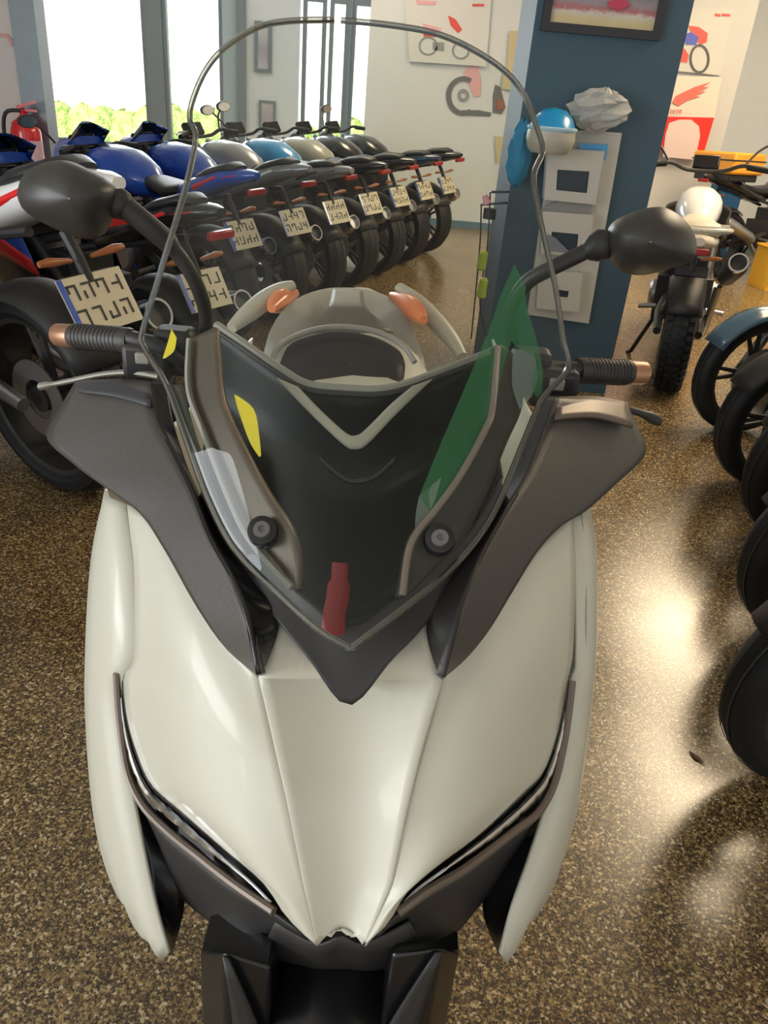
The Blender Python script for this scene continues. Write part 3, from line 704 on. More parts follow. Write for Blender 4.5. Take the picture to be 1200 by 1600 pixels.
    m.box((1.165, 0, .86), (.05, .24, .03), Matrix.Rotation(-.4, 3, 'Y')).box((1.22, 0, .72), (.05, .24, .035), Matrix.Rotation(-.4, 3, 'Y'))
    pt('fork', m, STEEL if kind != 'sport' else MATB)
    rows = []
    for k in range(13):
        a = math.radians(28 + k * 10); row = []
        for j in range(9):
            y = (j / 8 - .5) * .16; rr = R + .02 - .035 * (abs(y) / .08) ** 2
            row.append(Bf + Vector((math.cos(a) * rr, y, math.sin(a) * rr)))
        rows.append(row)
    pt('front_fender', MB().grid(rows), frontm or (main if kind != 'naked' else MATB), solid=.003)
    rows = []
    for k in range(9):
        a = math.radians(62 + k * 11); row = []
        for j in range(9):
            y = (j / 8 - .5) * (tyre_w + .03); rr = R + .025 - .03 * (abs(y) / (tyre_w / 2)) ** 2
            row.append(A + Vector((math.cos(a) * rr, y, math.sin(a) * rr)))
        rows.append(row)
    pt('rear_hugger', MB().grid(rows), MATB, solid=.003)
    zb = .94 if kind == 'sport' else 1.0
    if adv: zb = 1.12
    m = MB().tube(cr([Vector((1.0, -wide, zb - .02)), Vector((1.06, -wide * .6, zb)), Vector((1.12, -.1, zb - .04)), Vector((1.12, .1, zb - .04)), Vector((1.06, wide * .6, zb)), Vector((1.0, wide, zb - .02))], 26), .012, 8)
    bar = pt('handlebar', m, MATB)
    for s_ in (-1, 1):
        pt('grip', MB().tube([Vector((.995, s_ * (wide + .01), zb - .02)), Vector((1.04, s_ * (wide * .66), zb - .005))], .018, 10), RUBBER, bar)
        pt('lever', MB().tube(cr([Vector((1.09, s_ * wide * .6, zb)), Vector((1.09, s_ * wide * .8, zb)), Vector((1.05, s_ * wide, zb - .01))], 8), .006, 6), STEEL, bar)
        if mirrors and (mirrors is True or s_ == mirrors):
            mx_, mz = (1.16, zb + .12) if kind != 'sport' else (1.27, zb + .10)
            st = pt('mirror_stem', MB().tube(cr([Vector((1.08 if kind != 'sport' else 1.24, s_ * wide * .62, zb)), Vector((mx_ - .02, s_ * wide * .8, mz - .04)), Vector((mx_, s_ * (wide - .01), mz))], 8), .007, 6), MATB, bar)
            mm = MB()
            blobr = []
            for i, (dx, k) in enumerate(((.05, .2), (.045, .7), (.02, 1), (0, .98), (0, .1))):
                blobr.append([Vector((mx_ + dx, s_ * (wide + .03) + math.cos(2 * PI * j / 14) * .062 * k, mz + .02 + math.sin(2 * PI * j / 14) * .036 * k)) for j in range(14)])
            mi = pt('mirror', mm.rings(blobr), MATB, st)
            pt('mirror_glass', MB().rings([[Vector((mx_ - .002, s_ * (wide + .03) + math.cos(2 * PI * j / 14) * .056 * k, mz + .02 + math.sin(2 * PI * j / 14) * .031 * k)) for j in range(14)] for k in (1, .05)], cap=False), CHROME, mi)
    pt('instrument', MB().box((1.19, 0, zb - .0), (.04, .16, .09), Matrix.Rotation(.6, 3, 'Y')), GLOSSB, bevel=.008)
    # tank
    if adv:
        pt('fuel_tank', body([(.58, .80, .05, .05), (.66, .84, .10, .09), (.82, .88, .135, .12), (.98, .89, .12, .11), (1.07, .88, .05, .06)]), main)
        st = pt('seat', body([(-.22, .875, .06, .02), (-.18, .875, .11, .04), (0, .86, .125, .045), (.3, .83, .12, .05), (.56, .83, .09, .05), (.64, .84, .05, .03)]), seatm)
        pt('tail_unit', body([(-.34, .84, .03, .02), (-.28, .83, .08, .035), (-.05, .81, .11, .04), (.25, .78, .10, .04)]), second)
        m = MB()
        for s_ in (-1, 1): m.tube(cr([Vector((.1, s_ * .14, .84)), Vector((-.15, s_ * .15, .88)), Vector((-.36, s_ * .12, .90)), Vector((-.40, 0, .90))], 14), .011, 8)
        for x in (-.12, -.22, -.32): m.tube([Vector((x, -.14, .895)), Vector((x, .14, .895))], .008, 6)
        pt('luggage_rack', m, second)
    else:
        pt('fuel_tank', body([(.47, .78, .06, .05), (.55, .80, .115, .09), (.70, .84, .145, .11), (.88, .855, .15, .105), (1.02, .86, .10, .07), (1.08, .85, .05, .04)]), main)
        st = pt('seat', body([(-.02, .84, .06, .02), (.02, .83, .105, .035), (.25, .79, .13, .04), (.45, .80, .09, .045), (.52, .81, .05, .03)]), seatm)
        up = .06 if kind == 'sport' else .02
        tl = pt('tail_unit', body([(-.40, .885 + up, .02, .015), (-.34, .875 + up, .055, .03), (-.18, .85 + up, .085, .05), (.05, .80 + up * .5, .115, .06), (.28, .74, .115, .05), (.42, .72, .07, .03)]), second)
        pt('tail_stripe', body([(-.30, .875 + up, .062, .02), (-.16, .85 + up, .088, .03), (0, .81 + up * .6, .112, .03)]), accent, tl)
        pt('pillion_seat', body([(-.28, .905 + up, .04, .012), (-.22, .905 + up, .07, .024), (-.08, .895 + up * .5, .085, .028), (.02, .87 + up * .3, .07, .02)]), seatm, tl)
    pt('tail_light', MB().box((-.385, 0, .865 if not adv else .80), (.03, .11, .03)), mat('red_lens', (.35, .015, .015), .2), bevel=.006)
    m = MB()
    m.tube(cr([Vector((-.16, 0, .80)), Vector((-.20, 0, .74)), Vector((-.23, 0, .68))], 8), .016, 8)
    m.box((-.225, 0, .68), (.02, .16, .05), Matrix.Rotation(.5, 3, 'Y'))
    ph = pt('plate_holder', m, MATB)
    for s_ in (-1, 1):
        pt('indicator', MB().tube([Vector((-.21, s_ * .03, .74)), Vector((-.22, s_ * .10, .75)), Vector((-.22, s_ * .13, .75))], [.006, .012, .008], 10), mat('dull_amber', (.35, .12, .04), .3), ph)
    if plate:
        Rp = Matrix.Rotation(.52, 3, 'Y'); pc = Vector((-.265, 0, .64))
        pl = pt('licence_plate', MB().box(pc, (.004, .20, .15), Rp), PLATE, ph, smooth=0)
        m = MB(); rnd = random.Random(int(loc[0] * 100) + 5)
        for zz in (.035, -.03):
            for k in range(4):
                cc = Vector((-.0035, -.068 + k * .045, zz)); h_ = .042
                m.box(pc + Rp @ (cc + Vector((0, -.011, 0))), (.001, .006, h_), Rp)
                m.box(pc + Rp @ (cc + Vector((0, .003, rnd.choice((-.018, 0, .018))))), (.001, .024, .006), Rp)
                if rnd.random() < .7: m.box(pc + Rp @ (cc + Vector((0, .012, rnd.choice((-.01, .01))))), (.001, .006, h_ * .5), Rp)
        pt('plate_characters', m, INK, pl, smooth=0)
        pt('plate_band', MB().box(pc + Rp @ Vector((-.0035, .092, 0)), (.001, .016, .148), Rp), BLUE, pl, smooth=0)
    if kind == 'sport':
        for s_ in (-1, 1):
            a = [Vector((1.36, s_ * .07, .84)), Vector((1.20, s_ * .17, .92)), Vector((.98, s_ * .21, .90)), Vector((.80, s_ * .20, .80))]
            b = [Vector((1.34, s_ * .09, .72)), Vector((1.20, s_ * .21, .70)), Vector((.98, s_ * .235, .66)), Vector((.66, s_ * .20, .58))]
            c = [Vector((1.12, s_ * .16, .48)), Vector((1.04, s_ * .20, .44)), Vector((.90, s_ * .21, .40)), Vector((.55, s_ * .18, .40))]
            d = [Vector((1.00, s_ * .11, .26)), Vector((.92, s_ * .14, .22)), Vector((.76, s_ * .14, .20)), Vector((.52, s_ * .12, .26))]
            sf = pt('side_fairing', lofts([cr(a, 14), cr(b, 14)], 14, 8, True), main, solid=.004)
            pt('lower_fairing', lofts([cr(b, 14), cr(c, 14), cr(d, 14)], 14, 14, True), second, solid=.004)
            pt('fairing_stripe', lofts([[p + Vector((0, s_ * .006, 0)) for p in (a[1].lerp(b[1], .75), a[2].lerp(b[2], .8), a[3].lerp(b[3], .85))], [p + Vector((0, s_ * .006, 0)) for p in (b[1].lerp(c[1], .2), b[2].lerp(c[2], .2), b[3].lerp(c[3], .2))]], 10, 4), accent, sf, solid=.003)
        no = pt('nose_fairing', body([(1.16, .88, .15, .10), (1.28, .87, .15, .10), (1.40, .82, .11, .07), (1.48, .78, .05, .03)]), main)
        for s_ in (-1, 1): pt('headlight', MB().box((1.42, s_ * .055, .80), (.06, .06, .03), Matrix.Rotation(s_ * .5, 3, 'Z')), CHROME, no, bevel=.006)
        rows = []
        for i in range(9):
            t_ = i / 8; x = 1.36 - .22 * t_; z = .90 + .19 * t_ - .03 * t_ * t_; hw = .13 - .03 * t_
            rows.append([Vector((x - .10 * (abs(y) ** 2), y * hw, z - .05 * y * y)) for y in [k / 6 - 1 for k in range(13)]])
        pt('windscreen', MB().grid(rows), SMOKE, solid=.002)
    else:
        hl = pt('headlight', MB().lathe([(.001, -.08), (.05, -.075), (.085, -.02), (.09, .03), (.082, .05)], (1.27, 0, .86), 'X', 24), MATB)
        pt('headlight_lens', MB().lathe([(.001, .06), (.05, .055), (.08, .045)], (1.27, 0, .86), 'X', 24), CHROME, hl)
        for s_ in (-1, 1):
            a = [Vector((1.14, s_ * .10, .90)), Vector((.95, s_ * .19, .88)), Vector((.78, s_ * .17, .82))]
            b = [Vector((1.10, s_ * .14, .72)), Vector((.96, s_ * .20, .70)), Vector((.80, s_ * .16, .72))]
            pt('tank_shroud', lofts([cr(a, 10), cr(b, 10)], 10, 6, True), accent, solid=.004)
        pt('radiator', MB().box((1.02, 0, .62), (.04, .26, .24), Matrix.Rotation(.2, 3, 'Y')), MATB, bevel=.006)
    for s_ in (-1, 1): pt('footpeg', MB().tube([Vector((.38, s_ * .24, .36)), Vector((.38, s_ * .14, .37))], .014, 8), STEEL)
    pt('side_stand', MB().tube([Vector((.58, .12, .30)), Vector((.56, .24 , .02 + .24 * math.tan(math.radians(lean)))), Vector((.60, .26, .0 + .25 * math.tan(math.radians(lean))))], .013, 8), MATB)
    if box:
        bx = pt('top_case', MB().box((-.12, 0, 1.02), (.40, .50, .18)), box, bevel=.02)
        pt('case_base', MB().box((-.12, 0, .90), (.36, .42, .06)), MATB, bx, bevel=.01)
        pt('case_lid', MB().box((-.12, 0, 1.045), (.406, .506, .012)), MATB, bx)
    return e

def head(deg_left_of_away): return PI / 2 + math.radians(deg_left_of_away)
GRP = 'motorcycles parked in the row by the windows'
# rear-wheel contact points of the row, near to far
def rowpt(px, py): g = G(px, py); return (g.x, g.y, 0)
H52 = head(52)
fwd = Vector((math.cos(H52), math.sin(H52), 0))
def along(y, lat=0.0):
    """rear-axle floor point of the bike whose plate hangs at depth y on the row line"""
    x = -.84 + (y - 4.32) * .345; q = Vector((x, y, 0)) + fwd * .265; return (q.x, q.y, 0)
beige = mat('beige_paint', (.42, .40, .33), .3, coat=.4)
def atp(px, py, z):
    g = G(px, py, z); q = g + fwd * .265; return (q.x, q.y, 0)
row = [
    ((-1.34, 1.58, 0), BLACKP, BLACKP, MATB, 'naked', 'nearest dark motorcycle of the window row, at the left edge of the photo', .18, 0),
    (tuple(G(120, 752)), SKY, WHITEP, RED, 'sport', 'light blue, white and red sport motorcycle whose cream plate shows left of the windscreen', .18, 0),
    (atp(335, 450, .64), BLUE, BLACKP, RED, 'sport', 'blue sport motorcycle with the lowest plate seen through the windscreen', .17, 0),
    (along(4.30), BLUE, BLUE, RED, 'sport', 'bright blue sport motorcycle, third plate of the row counted from the left', .17, 1),
    (along(4.86), BLUE, SILVER, WHITEP, 'sport', 'blue sport motorcycle with silver-grey tail, fourth plate of the row from the left', .17, 0),
    (along(5.42), SILVER, SILVER, MATB, 'naked', 'silver-grey motorcycle in the middle of the row behind the windscreen', .17, -1),
    (along(5.98), SKY, BLACKP, MATB, 'naked', 'motorcycle with light blue tank and black tail, fourth from the far end', .18, 1),
    (along(6.54), beige, BLACKP, MATB, 'naked', 'motorcycle with beige-grey tank, third from the far end of the row', .17, 0),
    (along(7.12), BLACKP, NAVY, SKY, 'naked', 'black and navy motorcycle, second from the far end of the row', .17, -1),
    (along(7.72), BLACKP, BLACKP, MATB, 'naked', 'black motorcycle at the far end of the row, nearest the back wall', .18, 0),
]
for (lc, a, b, c, kd, lb, tw, mr_) in row:
    bk = motorcycle('motorcycle', lc, H52 + (.12 if b is WHITEP else 0), lb, 'motorcycle', GRP, a, b, c, kd, lean=4, tyre_w=tw, mirrors=mr_, wide=.25, plate=lc[1] > 1.7)
    if b is WHITEP: bk.scale = (1.16, 1.16, 1.16)

# right-hand side: adventure bike seen from behind, bike with orange case, row with wheels toward the aisle
gs = G(1050, 615)
motorcycle('motorcycle', (gs.x + .0, gs.y + .12, 0), head(-17), 'cream scrambler motorcycle seen from behind with knobby rear tyre, right of the pillar', 'motorcycle', None,
           WHITEP, mat('cream_white_paint', (.62, .58, .48), .3, coat=.5), MATB, 'scrambler', lean=3, tyre_w=.16, knobby=True, wide=.36, plate=False, seatm=mat('cream_seat', (.55, .50, .40), .45))
go = G(1135, 437)
motorcycle('motorcycle', (go.x - .12, go.y + .1, 0), head(-62), 'dark motorcycle carrying an orange top case in front of the blue board', 'motorcycle', None,
           BLACKP, BLACKP, MATB, 'naked', lean=3, tyre_w=.15, plate=False, box=ORANGE, wide=.32, mirrors=False)
GR2 = 'motorcycles whose front wheels point into the aisle on the right'
def front_at(cx, cy, deg):
    h = PI + math.radians(deg); f_ = Vector((math.cos(h), math.sin(h), 0)); q = Vector((cx, cy, 0)) - f_ * 1.40; return (q.x, q.y, 0), h
for (cx, cy, dg, lb, fm, mn) in (
    (1.72, 3.72, 14, 'motorcycle with glossy dark blue-grey front fender, farthest of the right-hand row', mat('blue_grey_fender', (.06, .12, .18), .2, coat=.5), NAVY),
    (1.62, 3.08, 12, 'motorcycle behind the second wheel of the right-hand row, its brown-grey spokes visible', MATB, WHITEP),
    (1.57, 2.62, 12, 'motorcycle whose bare dark front tyre is third in the right-hand row', MATB, BLACKP),
    (1.33, 1.98, 10, 'motorcycle whose grooved front tyre is fourth in the right-hand row', MATB, BLACKP),
    (1.08, 1.38, 8, 'motorcycle nearest the viewer on the right, dark front tyre above its own reflection', MATB, RED)):
    lc, h = front_at(cx, cy, dg)
    motorcycle('motorcycle', lc, h, lb, 'motorcycle', GR2, mn, BLACKP, MATB, 'naked', lean=3, plate=False, frontm=fm, wide=.27, mirrors=False)

# ================================================================== OBJECTS ROUND THE ROOM
# fire extinguisher on the partition
ec = P(47, 225, 5.9); 
ex = empty('fire_extinguisher', (ec.x, 5.86, ec.z - .25), 0, 'red fire extinguisher hung beside the grey post at the left of the photo', 'fire extinguisher')
MB().lathe([(.001, 0), (.085, 0), (.098, .02), (.10, .05), (.10, .33), (.085, .385), (.045, .415), (.03, .43), (.001, .43)], (0, 0, 0), 'Z', 28).build('body', RED, ex, org=(0, 0, 0))
MB().lathe([(.001, .43), (.025, .43), (.03, .47), (.001, .48)], (0, 0, 0), 'Z', 16).box((.03, -.01, .50), (.14, .02, .016), Matrix.Rotation(-.3, 3, 'Y')).box((.035, -.01, .465), (.12, .02, .014)).build('valve_handle', RED, ex, org=(0, 0, 0))
MB().tube(cr([Vector((0, -.02, .46)), Vector((-.11, -.03, .44)), Vector((-.14, -.03, .30)), Vector((-.12, -.03, .12)), Vector((-.10, -.03, .05))], 18), .013, 10).build('hose', MATB, ex, org=(0, 0, 0))
MB().lathe([(.1012, .13), (.1014, .14), (.1014, .27), (.1012, .28)], (0, 0, 0), 'Z', 28).build('label_band', mat('pink_white_label', (.8, .55, .6), .5), ex, org=(0, 0, 0))
MB().box((0, .115, .3), (.05, .03, .2)).build('bracket', STEEL, ex, org=(0, 0, 0))

# brochure rack on the pillar
def pil(px, py, Y=4.08): return P(px, py, Y)
rk = empty('brochure_rack', (.80, 4.06, .36), 0, 'grey-white wall rack with three brochure pockets on the slate-blue pillar', 'rack')
RO = Vector((.80, 4.06, .36))
def rbox(a, b, c, d, Y0, Y1, nm, m, parent=None):
    """quad of photo pixels at Y0, thickness to Y1"""
    f_ = [P(*a, Y0), P(*b, Y0), P(*c, Y0), P(*d, Y0)]
    return MB().rings([[p - RO for p in f_], [Vector((p.x, Y1, p.z)) - RO for p in f_]]).build(nm, m, parent or rk, org=(0, 0, 0), smooth=0, bevel=.003)
rbox((866, 202), (972, 208), (920, 506), (824, 492), 4.06, 4.095, 'back_panel', CARD)
for (q, win, nm) in ((((856, 231), (945, 236), (930, 320), (850, 312)), ((871, 265), (921, 268), (917, 302), (869, 297)), 1),
                     (((848, 330), (927, 336), (921, 402), (845, 396)), ((862, 362), (904, 366), (901, 396), (860, 392)), 2),
                     (((842, 422), (911, 427), (904, 488), (838, 482)), ((868, 452), (889, 455), (887, 465), (867, 463)), 3)):
    f_ = [P(*p, 3.99) for p in q]; g_ = [P(*p, 3.985) for p in win]
    pk = MB(); n4 = 4
    b_ = [Vector((p.x, 4.06, p.z)) for p in f_]
    pk.add([p - RO for p in f_ + [P(*p, 3.99) for p in win] + b_], [(0, 1, 5, 4), (1, 2, 6, 5), (2, 3, 7, 6), (3, 0, 4, 7), (1, 9, 10, 2), (2, 10, 11, 3), (3, 11, 8, 0)])
    po = pk.build('pocket', CARD, rk, org=(0, 0, 0), smooth=0)
    md = po.modifiers.new('t', 'SOLIDIFY'); md.thickness = .004
    gm = [P(*p, 4.0) - RO for p in win]
    MB().rings([gm, [p + Vector((0, .012, 0)) for p in gm]]).build('brochure', mat('dark_brochure', (.03, .045, .055), .35), po, org=(0, 0, 0), smooth=0)
# leaflets stuck in the rack: things of their own
def leaflet(nm, quad, Y, m, label, cat='leaflet'):
    f_ = [P(*p, Y) for p in quad]
    o = MB().rings([f_, [p + Vector((0, .006, .001)) for p in f_]]).build(nm, m, smooth=0); return tag(o, label, cat)
leaflet('leaflet', ((905, 224), (950, 226), (946, 250), (905, 246)), 4.035, SKY, 'bright blue leaflet sticking out of the top pocket of the rack')
leaflet('leaflet', ((852, 322), (895, 306), (925, 322), (924, 345), (848, 340)), 4.02, mat('grey_leaflet', (.30, .29, .26), .5), 'grey folded leaflet leaning from the middle pocket of the rack')
leaflet('leaflet', ((855, 366), (868, 372), (890, 394), (858, 392)), 3.975, mat('slate_leaflet', (.2, .21, .25), .5), 'slanted slate-grey leaflet in front of the middle pocket window')
# helmet-shaped blue and white item, blue cloth, transparent bag on top of the rack
hc = P(862, 205, 3.90)
he = empty('helmet', (hc.x, 3.90, hc.z - .09), 0, 'blue and cream helmet resting on the upper left of the brochure rack', 'helmet')
MB().lathe([(.001, .185), (.05, .175), (.085, .145), (.105, .10)], (0, 0, 0), 'Z', 28).build('shell_top', mat('azure_shell', (.01, .30, .62), .3, coat=.4), he, org=(0, 0, 0))
MB().lathe([(.105, .10), (.110, .06), (.10, .02), (.08, 0), (.001, 0)], (0, 0, 0), 'Z', 28).build('shell_lower', CREAM, he, org=(0, 0, 0))
MB().lathe([(.107, .092), (.112, .098), (.112, .106), (.104, .110)], (0, 0, 0), 'Z', 28, closed=True).build('rim_band', mat('pale_blue_band', (.4, .6, .7), .4), he, org=(0, 0, 0))
random.seed(11)
def crumple(center, sx, sy, sz, n=14, jag=.25):
    rs = []
    for i in range(n):
        a = -PI / 2 + PI * i / (n - 1); ring = []
        for j in range(16):
            b = 2 * PI * j / 16; k = 1 + random.uniform(-jag, jag)
            ring.append(Vector(center) + Vector((math.cos(a) * math.cos(b) * sx * k, math.cos(a) * math.sin(b) * sy * k, math.sin(a) * sz * (1 + random.uniform(-jag, jag) * .5))))
        rs.append(ring)
    return MB().rings(rs)
bc = P(938, 172, 4.01)
bag = crumple(bc, .13, .05, .085).build('plastic_bag', mat('crinkled_film', (.55, .54, .50), .28, alpha=.7), smooth=0)
tag(bag, 'crumpled transparent plastic bag lying on top of the brochure rack', 'bag')
cc = P(812, 240, 4.03)
tag(crumple(cc, .055, .05, .14, 12, .2).build('cloth', mat('blue_cloth', (.01, .22, .42), .7), smooth=30), 'crumpled blue cloth hanging left of the blue and cream helmet', 'cloth')
# tall thin cable stand with yellow-green pouches at the left side of the pillar
cb = G(760, 540); cx = P(752, 470, 4.0)
cs = empty('hanging_cable', (P(752, 520, 3.9).x, 3.9, P(752,530,3.9).z), 0, 'thin dark cables with yellow-green tags hanging beside the left edge of the pillar', 'cable')
CO = Vector(cs.location)
MB().tube(cr([P(752, 320, 3.95) - CO, P(750, 380, 3.93) - CO, P(742, 470, 3.9) - CO, P(736, 530, 3.9) - CO], 24), .004, 6).tube(cr([P(766, 300, 3.95) - CO, P(762, 380, 3.93) - CO, P(750, 470, 3.9) - CO, P(760, 525, 3.9) - CO], 24), .004, 6).build('cable', INK, cs, org=(0, 0, 0))
hk = P(752, 320, 3.95); MB().tube([hk - CO, Vector((.475, 4.14, hk.z)) - CO], .006, 8).tube([P(766, 300, 3.95) - CO, Vector((.475, 4.14, hk.z + .05)) - CO], .006, 8).build('hook', STEEL, cs, org=(0, 0, 0))
for (y0, y1) in ((392, 422), (434, 466)):
    a, b = P(757, y0, 3.9) - CO, P(751, y1, 3.9) - CO
    MB().tube([a, a.lerp(b, .1), a.lerp(b, .9), b], [.02, .035, .038, .02], 10, flat=.6).build('tag', mat('yellow_green_plastic', (.35, .42, .05), .45), cs, org=(0, 0, 0))
MB().tube([P(766, 326, 3.95) - CO, P(764, 342, 3.95) - CO], .03, 8).build('clip', MATB, cs, org=(0, 0, 0))
MB().tube([P(757, 305, 3.95) - CO, P(762, 318, 3.95) - CO], [.012, .02], 8).build('clip', mat('pink_plastic', (.75, .35, .4), .5), cs, org=(0, 0, 0))

# framed picture on the pillar
def flatpanel(name, x0, x1, z0, z1, Y, label, cat, fm, pm, fw_=.035, dz=.02):
    e = empty(name, ((x0 + x1) / 2, Y, z0), 0, label, cat); w2 = (x1 - x0) / 2; h = z1 - z0
    if fw_:
        m = MB()
        m.box((0, 0, fw_ / 2), (2 * w2, dz, fw_)).box((0, 0, h - fw_ / 2), (2 * w2, dz, fw_)).box((-w2 + fw_ / 2, 0, h / 2), (fw_, dz, h - 2 * fw_)).box((w2 - fw_ / 2, 0, h / 2), (fw_, dz, h - 2 * fw_))
        m.build('frame', fm, e, org=(0, 0, 0), smooth=0)
    MB().box((0, .004, h / 2), (2 * w2 - 2 * fw_, .006, h - 2 * fw_)).build('print', pm, e, org=(0, 0, 0), smooth=0)
    return e
def bands(name, stops, rough=.4):
    m = bpy.data.materials.new(name); m.use_nodes = True; n = m.node_tree; b = n.nodes['Principled BSDF']; b.inputs['Roughness'].default_value = rough
    tc = n.nodes.new('ShaderNodeTexCoord'); sp = n.nodes.new('ShaderNodeSeparateXYZ'); r = n.nodes.new('ShaderNodeValToRGB')
    nz = n.nodes.new('ShaderNodeTexNoise'); nz.inputs['Scale'].default_value = 14; n.links.new(tc.outputs['Generated'], nz.inputs['Vector'])
    ad = n.nodes.new('ShaderNodeMath'); ad.operation = 'MULTIPLY_ADD'; ad.inputs[1].default_value = .14
    n.links.new(tc.outputs['Generated'], sp.inputs[0]); n.links.new(nz.outputs['Fac'], ad.inputs[0]); n.links.new(sp.outputs['Z'], ad.inputs[2]); n.links.new(ad.outputs[0], r.inputs[0])
    els = r.color_ramp.elements
    while len(els) < len(stops): els.new(.5)
    for e_, (p, c) in zip(els, stops): e_.position = p; e_.color = (*c, 1)
    n.links.new(r.outputs[0], b.inputs['Base Color']); return m
fp = flatpanel('framed_picture', .50, 1.03, 1.655, 2.03, 4.085, 'black framed picture of a race track scene hanging on the slate-blue pillar', 'picture', INK,
          bands('race_print', [(0, (.55, .45, .22)), (.16, (.60, .50, .28)), (.22, (.62, .55, .48)), (.28, (.42, .14, .14)), (.36, (.30, .25, .28)), (.55, (.14, .13, .15)), (.8, (.35, .30, .32)), (1, (.2, .2, .24))]), .035, .03)
def shape(name, m, parent, polys, Y, th=.003):
    mb = MB(); o = Vector(parent.location)
    for poly in polys:
        f_ = [P(x, y, Y) - o for x, y in poly]; mb.rings([f_, [p + Vector((0, th, 0)) for p in f_]])
    return mb.build(name, m, parent, org=(0, 0, 0), smooth=0)
def ringpoly(name, m, parent, cx, cy, rx, ry, wd, Y, a0=0, a1=360):
    mb = MB(); o = Vector(parent.location); rows = []
    for i in range(33):
        a = math.radians(a0 + (a1 - a0) * i / 32)
        rows.append([P(cx + math.cos(a) * rx, cy - math.sin(a) * ry, Y) - o, P(cx + math.cos(a) * (rx - wd), cy - math.sin(a) * (ry - wd), Y) - o])
    ob = mb.grid(rows).build(name, m, parent, org=(0, 0, 0), smooth=0); md = ob.modifiers.new('t', 'SOLIDIFY'); md.thickness = .003; return ob
shape('rider_figure', mat('crimson_print', (.5, .05, .10), .5), fp, [[(950, 2), (975, -4), (985, 8), (968, 16), (952, 12)]], 4.07)

# posters on the white back wall
paper = mat('poster_paper', (.72, .73, .72), .55); paleg = mat('print_grey', (.30, .32, .33), .5); pinkp = mat('print_pink', (.78, .45, .48), .5); redp = mat('print_red', (.75, .10, .08), .5); bluep = mat('print_blue', (.10, .12, .50), .5)
def poster(label, quad, Y, m=paper, name='poster', cat='poster'):
    e = empty(name, P(sum(q[0] for q in quad) / 4, max(q[1] for q in quad), Y), 0, label, cat)
    shape('sheet', m, e, [quad], Y, .004); return e
p1 = poster('large pale poster with a grey and red motorcycle on the back wall', [(632, -10), (768, -10), (760, 104), (640, 96)], 9.66)
ringpoly('printed_wheel', paleg, p1, 669, 72, 15, 15, 3, 9.655); ringpoly('printed_wheel', paleg, p1, 720, 79, 14, 14, 3, 9.655)
shape('printed_engine', paleg, p1, [[(676, 66), (694, 66), (694, 80), (676, 78)]], 9.655)
shape('printed_bodywork', redp, p1, [[(700, 24), (712, 30), (722, 46), (716, 52), (704, 40)], [(660, 48), (682, 50), (680, 58), (662, 57)], [(738, 6), (757, 6), (756, 10), (738, 10)]], 9.655)
shape('printed_tank', pinkp, p1, [[(650, 0), (682, 2), (680, 8), (652, 7)], [(660, 36), (690, 44), (688, 52), (664, 52)]], 9.655)
p2 = empty('wall_decal', P(745, 185, 9.66), 0, 'wall decal of a dark tyre with pink splash, under the pale poster', 'decal')
ringpoly('printed_tyre', mat('print_dark_grey', (.16, .17, .18), .5), p2, 724, 150, 27, 31, 8, 9.69, 60, 300)
ringpoly('printed_hub', paleg, p2, 724, 149, 9, 10, 5, 9.69)
shape('printed_splash', pinkp, p2, [[(724, 112), (736, 101), (748, 105), (752, 130), (750, 150), (740, 152), (732, 132), (724, 124)]], 9.69)
shape('printed_base', mat('print_dark_grey', (.16, .17, .18), .5), p2, [[(722, 172), (748, 172), (768, 176), (766, 182), (722, 180)], [(774, 132), (782, 136), (790, 168), (784, 178), (770, 176), (770, 150)]], 9.69)
shape('printed_rust_part', mat('print_rust', (.35, .14, .08), .5), p2, [[(776, 155), (786, 157), (788, 170), (776, 172)]], 9.685)
for q, lb in (([(796, 48), (814, 48), (808, 122), (792, 118)], 'tan sheet pinned to the back wall just left of the pillar top'), ([(787, 114), (806, 116), (802, 142), (784, 138)], 'smaller olive sheet below the tan sheet left of the pillar'), ([(774, 212), (786, 214), (782, 256), (776, 254)], 'narrow beige sheet low on the wall left of the blue cloth')):
    f_ = [P(x, y, 9.66) for x, y in q]; tag(MB().rings([f_, [p + Vector((0, .004, 0)) for p in f_]]).build('wall_sheet', mat('tan_paper', (.62, .54, .32), .6), smooth=0), lb, 'sheet of paper')
# posters right of the pillar
YR = 8.6
structure('wall_display', boxb(P(1078, 100, YR + .05).x - .6, P(1160, 100, YR + .05).x, YR + .03, YR + .10, 0, 2.6), mat('display_white', (.58, .58, .55), .6, vary=.03))
p3 = poster('pale poster with a red and blue motorcycle right of the pillar', [(1072, 12), (1146, 14), (1126, 118), (1050, 110)], YR, mat('poster_grey', (.60, .60, .55), .5))
ringpoly('printed_wheel', mat('print_dark', (.10, .10, .09), .5), p3, 1093, 92, 16, 23, 4, YR - .005)
shape('printed_bodywork', redp, p3, [[(1076, 40), (1092, 42), (1106, 52), (1104, 66), (1094, 70), (1080, 52)], [(1056, 78), (1070, 76), (1076, 86), (1074, 98), (1062, 96)]], YR - .005)
shape('printed_tank', bluep, p3, [[(1068, 54), (1080, 50), (1092, 58), (1088, 70), (1072, 70)]], YR - .006)
shape('printed_lettering', redp, p3, [[(1117, 21), (1126, 22), (1125, 26), (1117, 25)], [(1128, 21), (1141, 22), (1141, 26), (1127, 25)]], YR - .005)
p4 = poster('cream banner with a red wing emblem above a red and white arch display', [(1046, 118), (1128, 120), (1116, 186), (1034, 182)], YR - .02, mat('banner_cream', (.72, .66, .56), .5))
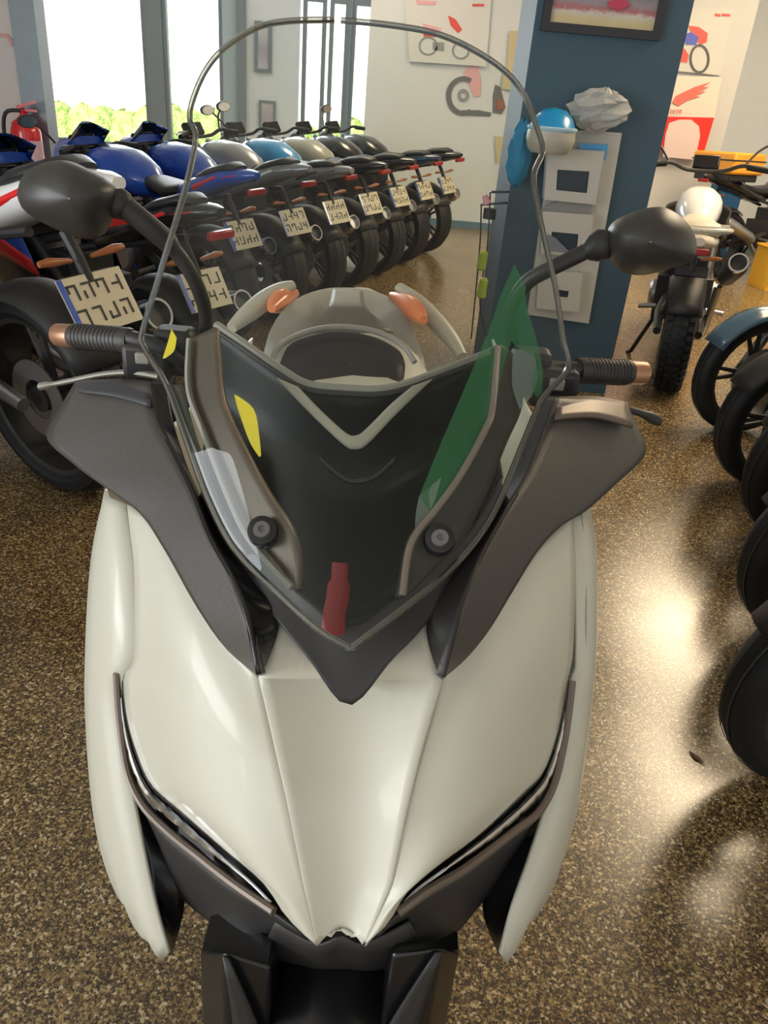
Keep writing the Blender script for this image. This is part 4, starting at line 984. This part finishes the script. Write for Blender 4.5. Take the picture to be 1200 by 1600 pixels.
shape('wing_emblem', mat('emblem_red', (.72, .16, .12), .5), p4, [[(1050, 160), (1056, 150), (1085, 136), (1111, 128), (1098, 136), (1108, 136), (1092, 143), (1103, 143), (1086, 150), (1094, 151), (1074, 157), (1060, 166)]], YR - .03)
shape('emblem_lettering', mat('emblem_red_pale', (.75, .32, .26), .5), p4, [[(1048 + k * 5, 171), (1051 + k * 5, 171), (1050 + k * 5, 177), (1047 + k * 5, 177)] for k in range(4)], YR - .03)
ad = empty('arch_display', P(1076, 240, YR - .1), 0, 'bright red display panel with a pale arch, below the wing emblem banner', 'display panel')
shape('red_panel', mat('bright_red_panel', (.80, .03, .015), .4), ad, [[(1034, 182), (1116, 184), (1098, 245), (1020, 232)]], YR - .06, .02)
shape('pale_arch', mat('pale_pink_arch', (.74, .58, .54), .5), ad, [[(1046, 192), (1062, 187), (1080, 187), (1092, 197), (1094, 212), (1086, 250), (1036, 245), (1040, 210)]], YR - .075, .01)
# framed pictures on the pier between the windows
flatpanel('framed_picture', P(397, 70, 10.9).x, P(424, 70, 10.9).x, P(410, 113, 10.9).z, P(410, 33, 10.9).z, 10.92, 'tall grey-framed picture on the pier between windows, higher one', 'picture', FRAMEM, bands('pale_print', [(0, (.55, .55, .58)), (.5, (.40, .38, .42)), (1, (.60, .60, .62))]), .04)
flatpanel('framed_picture', P(404, 180, 10.9).x, P(430, 180, 10.9).x, P(415, 203, 10.9).z, P(415, 157, 10.9).z, 10.92, 'small grey-framed picture with pink print on the pier, lower one', 'picture', FRAMEM, bands('pink_print', [(0, (.55, .30, .34)), (.5, (.45, .42, .46)), (1, (.55, .50, .52))]), .03)
fm = mat('faded_pink_print', (.75, .35, .33), .5)
e = empty('wall_decal', P(5, 90, 5.98), 0, 'faded pink printed arc on the partition wall at the left edge', 'decal')
ringpoly('printed_arc', fm, e, 4, 72, 17, 20, 5, 5.99, 0, 110)
# yellow crate at the right edge
yb = G(1192, 452); e = empty('crate', (yb.x + .12, yb.y + .1, 0), .2, 'yellow crate at the right edge beyond the motorcycles', 'crate')
m = MB().box((0, 0, .01), (.34, .30, .02))
for s_ in (-1, 1): m.box((s_ * .165, 0, .2), (.012, .30, .36)).box((0, s_ * .145, .2), (.32, .012, .36))
m.build('crate_body', mat('yellow_plastic', (.75, .42, .04), .45), e, org=(0, 0, 0), bevel=.004)
MB().tube([Vector((-.17, -.155, .37)), Vector((.17, -.155, .37)), Vector((.17, .155, .37)), Vector((-.17, .155, .37)), Vector((-.17, -.155, .37))], .012, 6).build('rim', mat('yellow_plastic', (.75, .42, .04), .45), e, org=(0, 0, 0))
# small marks on the floor: dried leaf and lost washer
gl = G(1088, 1185); tag(MB().tube([gl + Vector((-.012, .02, .003)), gl + Vector((0, 0, .005)), gl + Vector((.016, -.02, .003))], [.002, .007, .001], 6, flat=.4).build('dry_leaf', mat('dry_leaf', (.12, .06, .03), .7)), 'small dark dry leaf on the floor at the right, beside the nearest tyre', 'leaf')
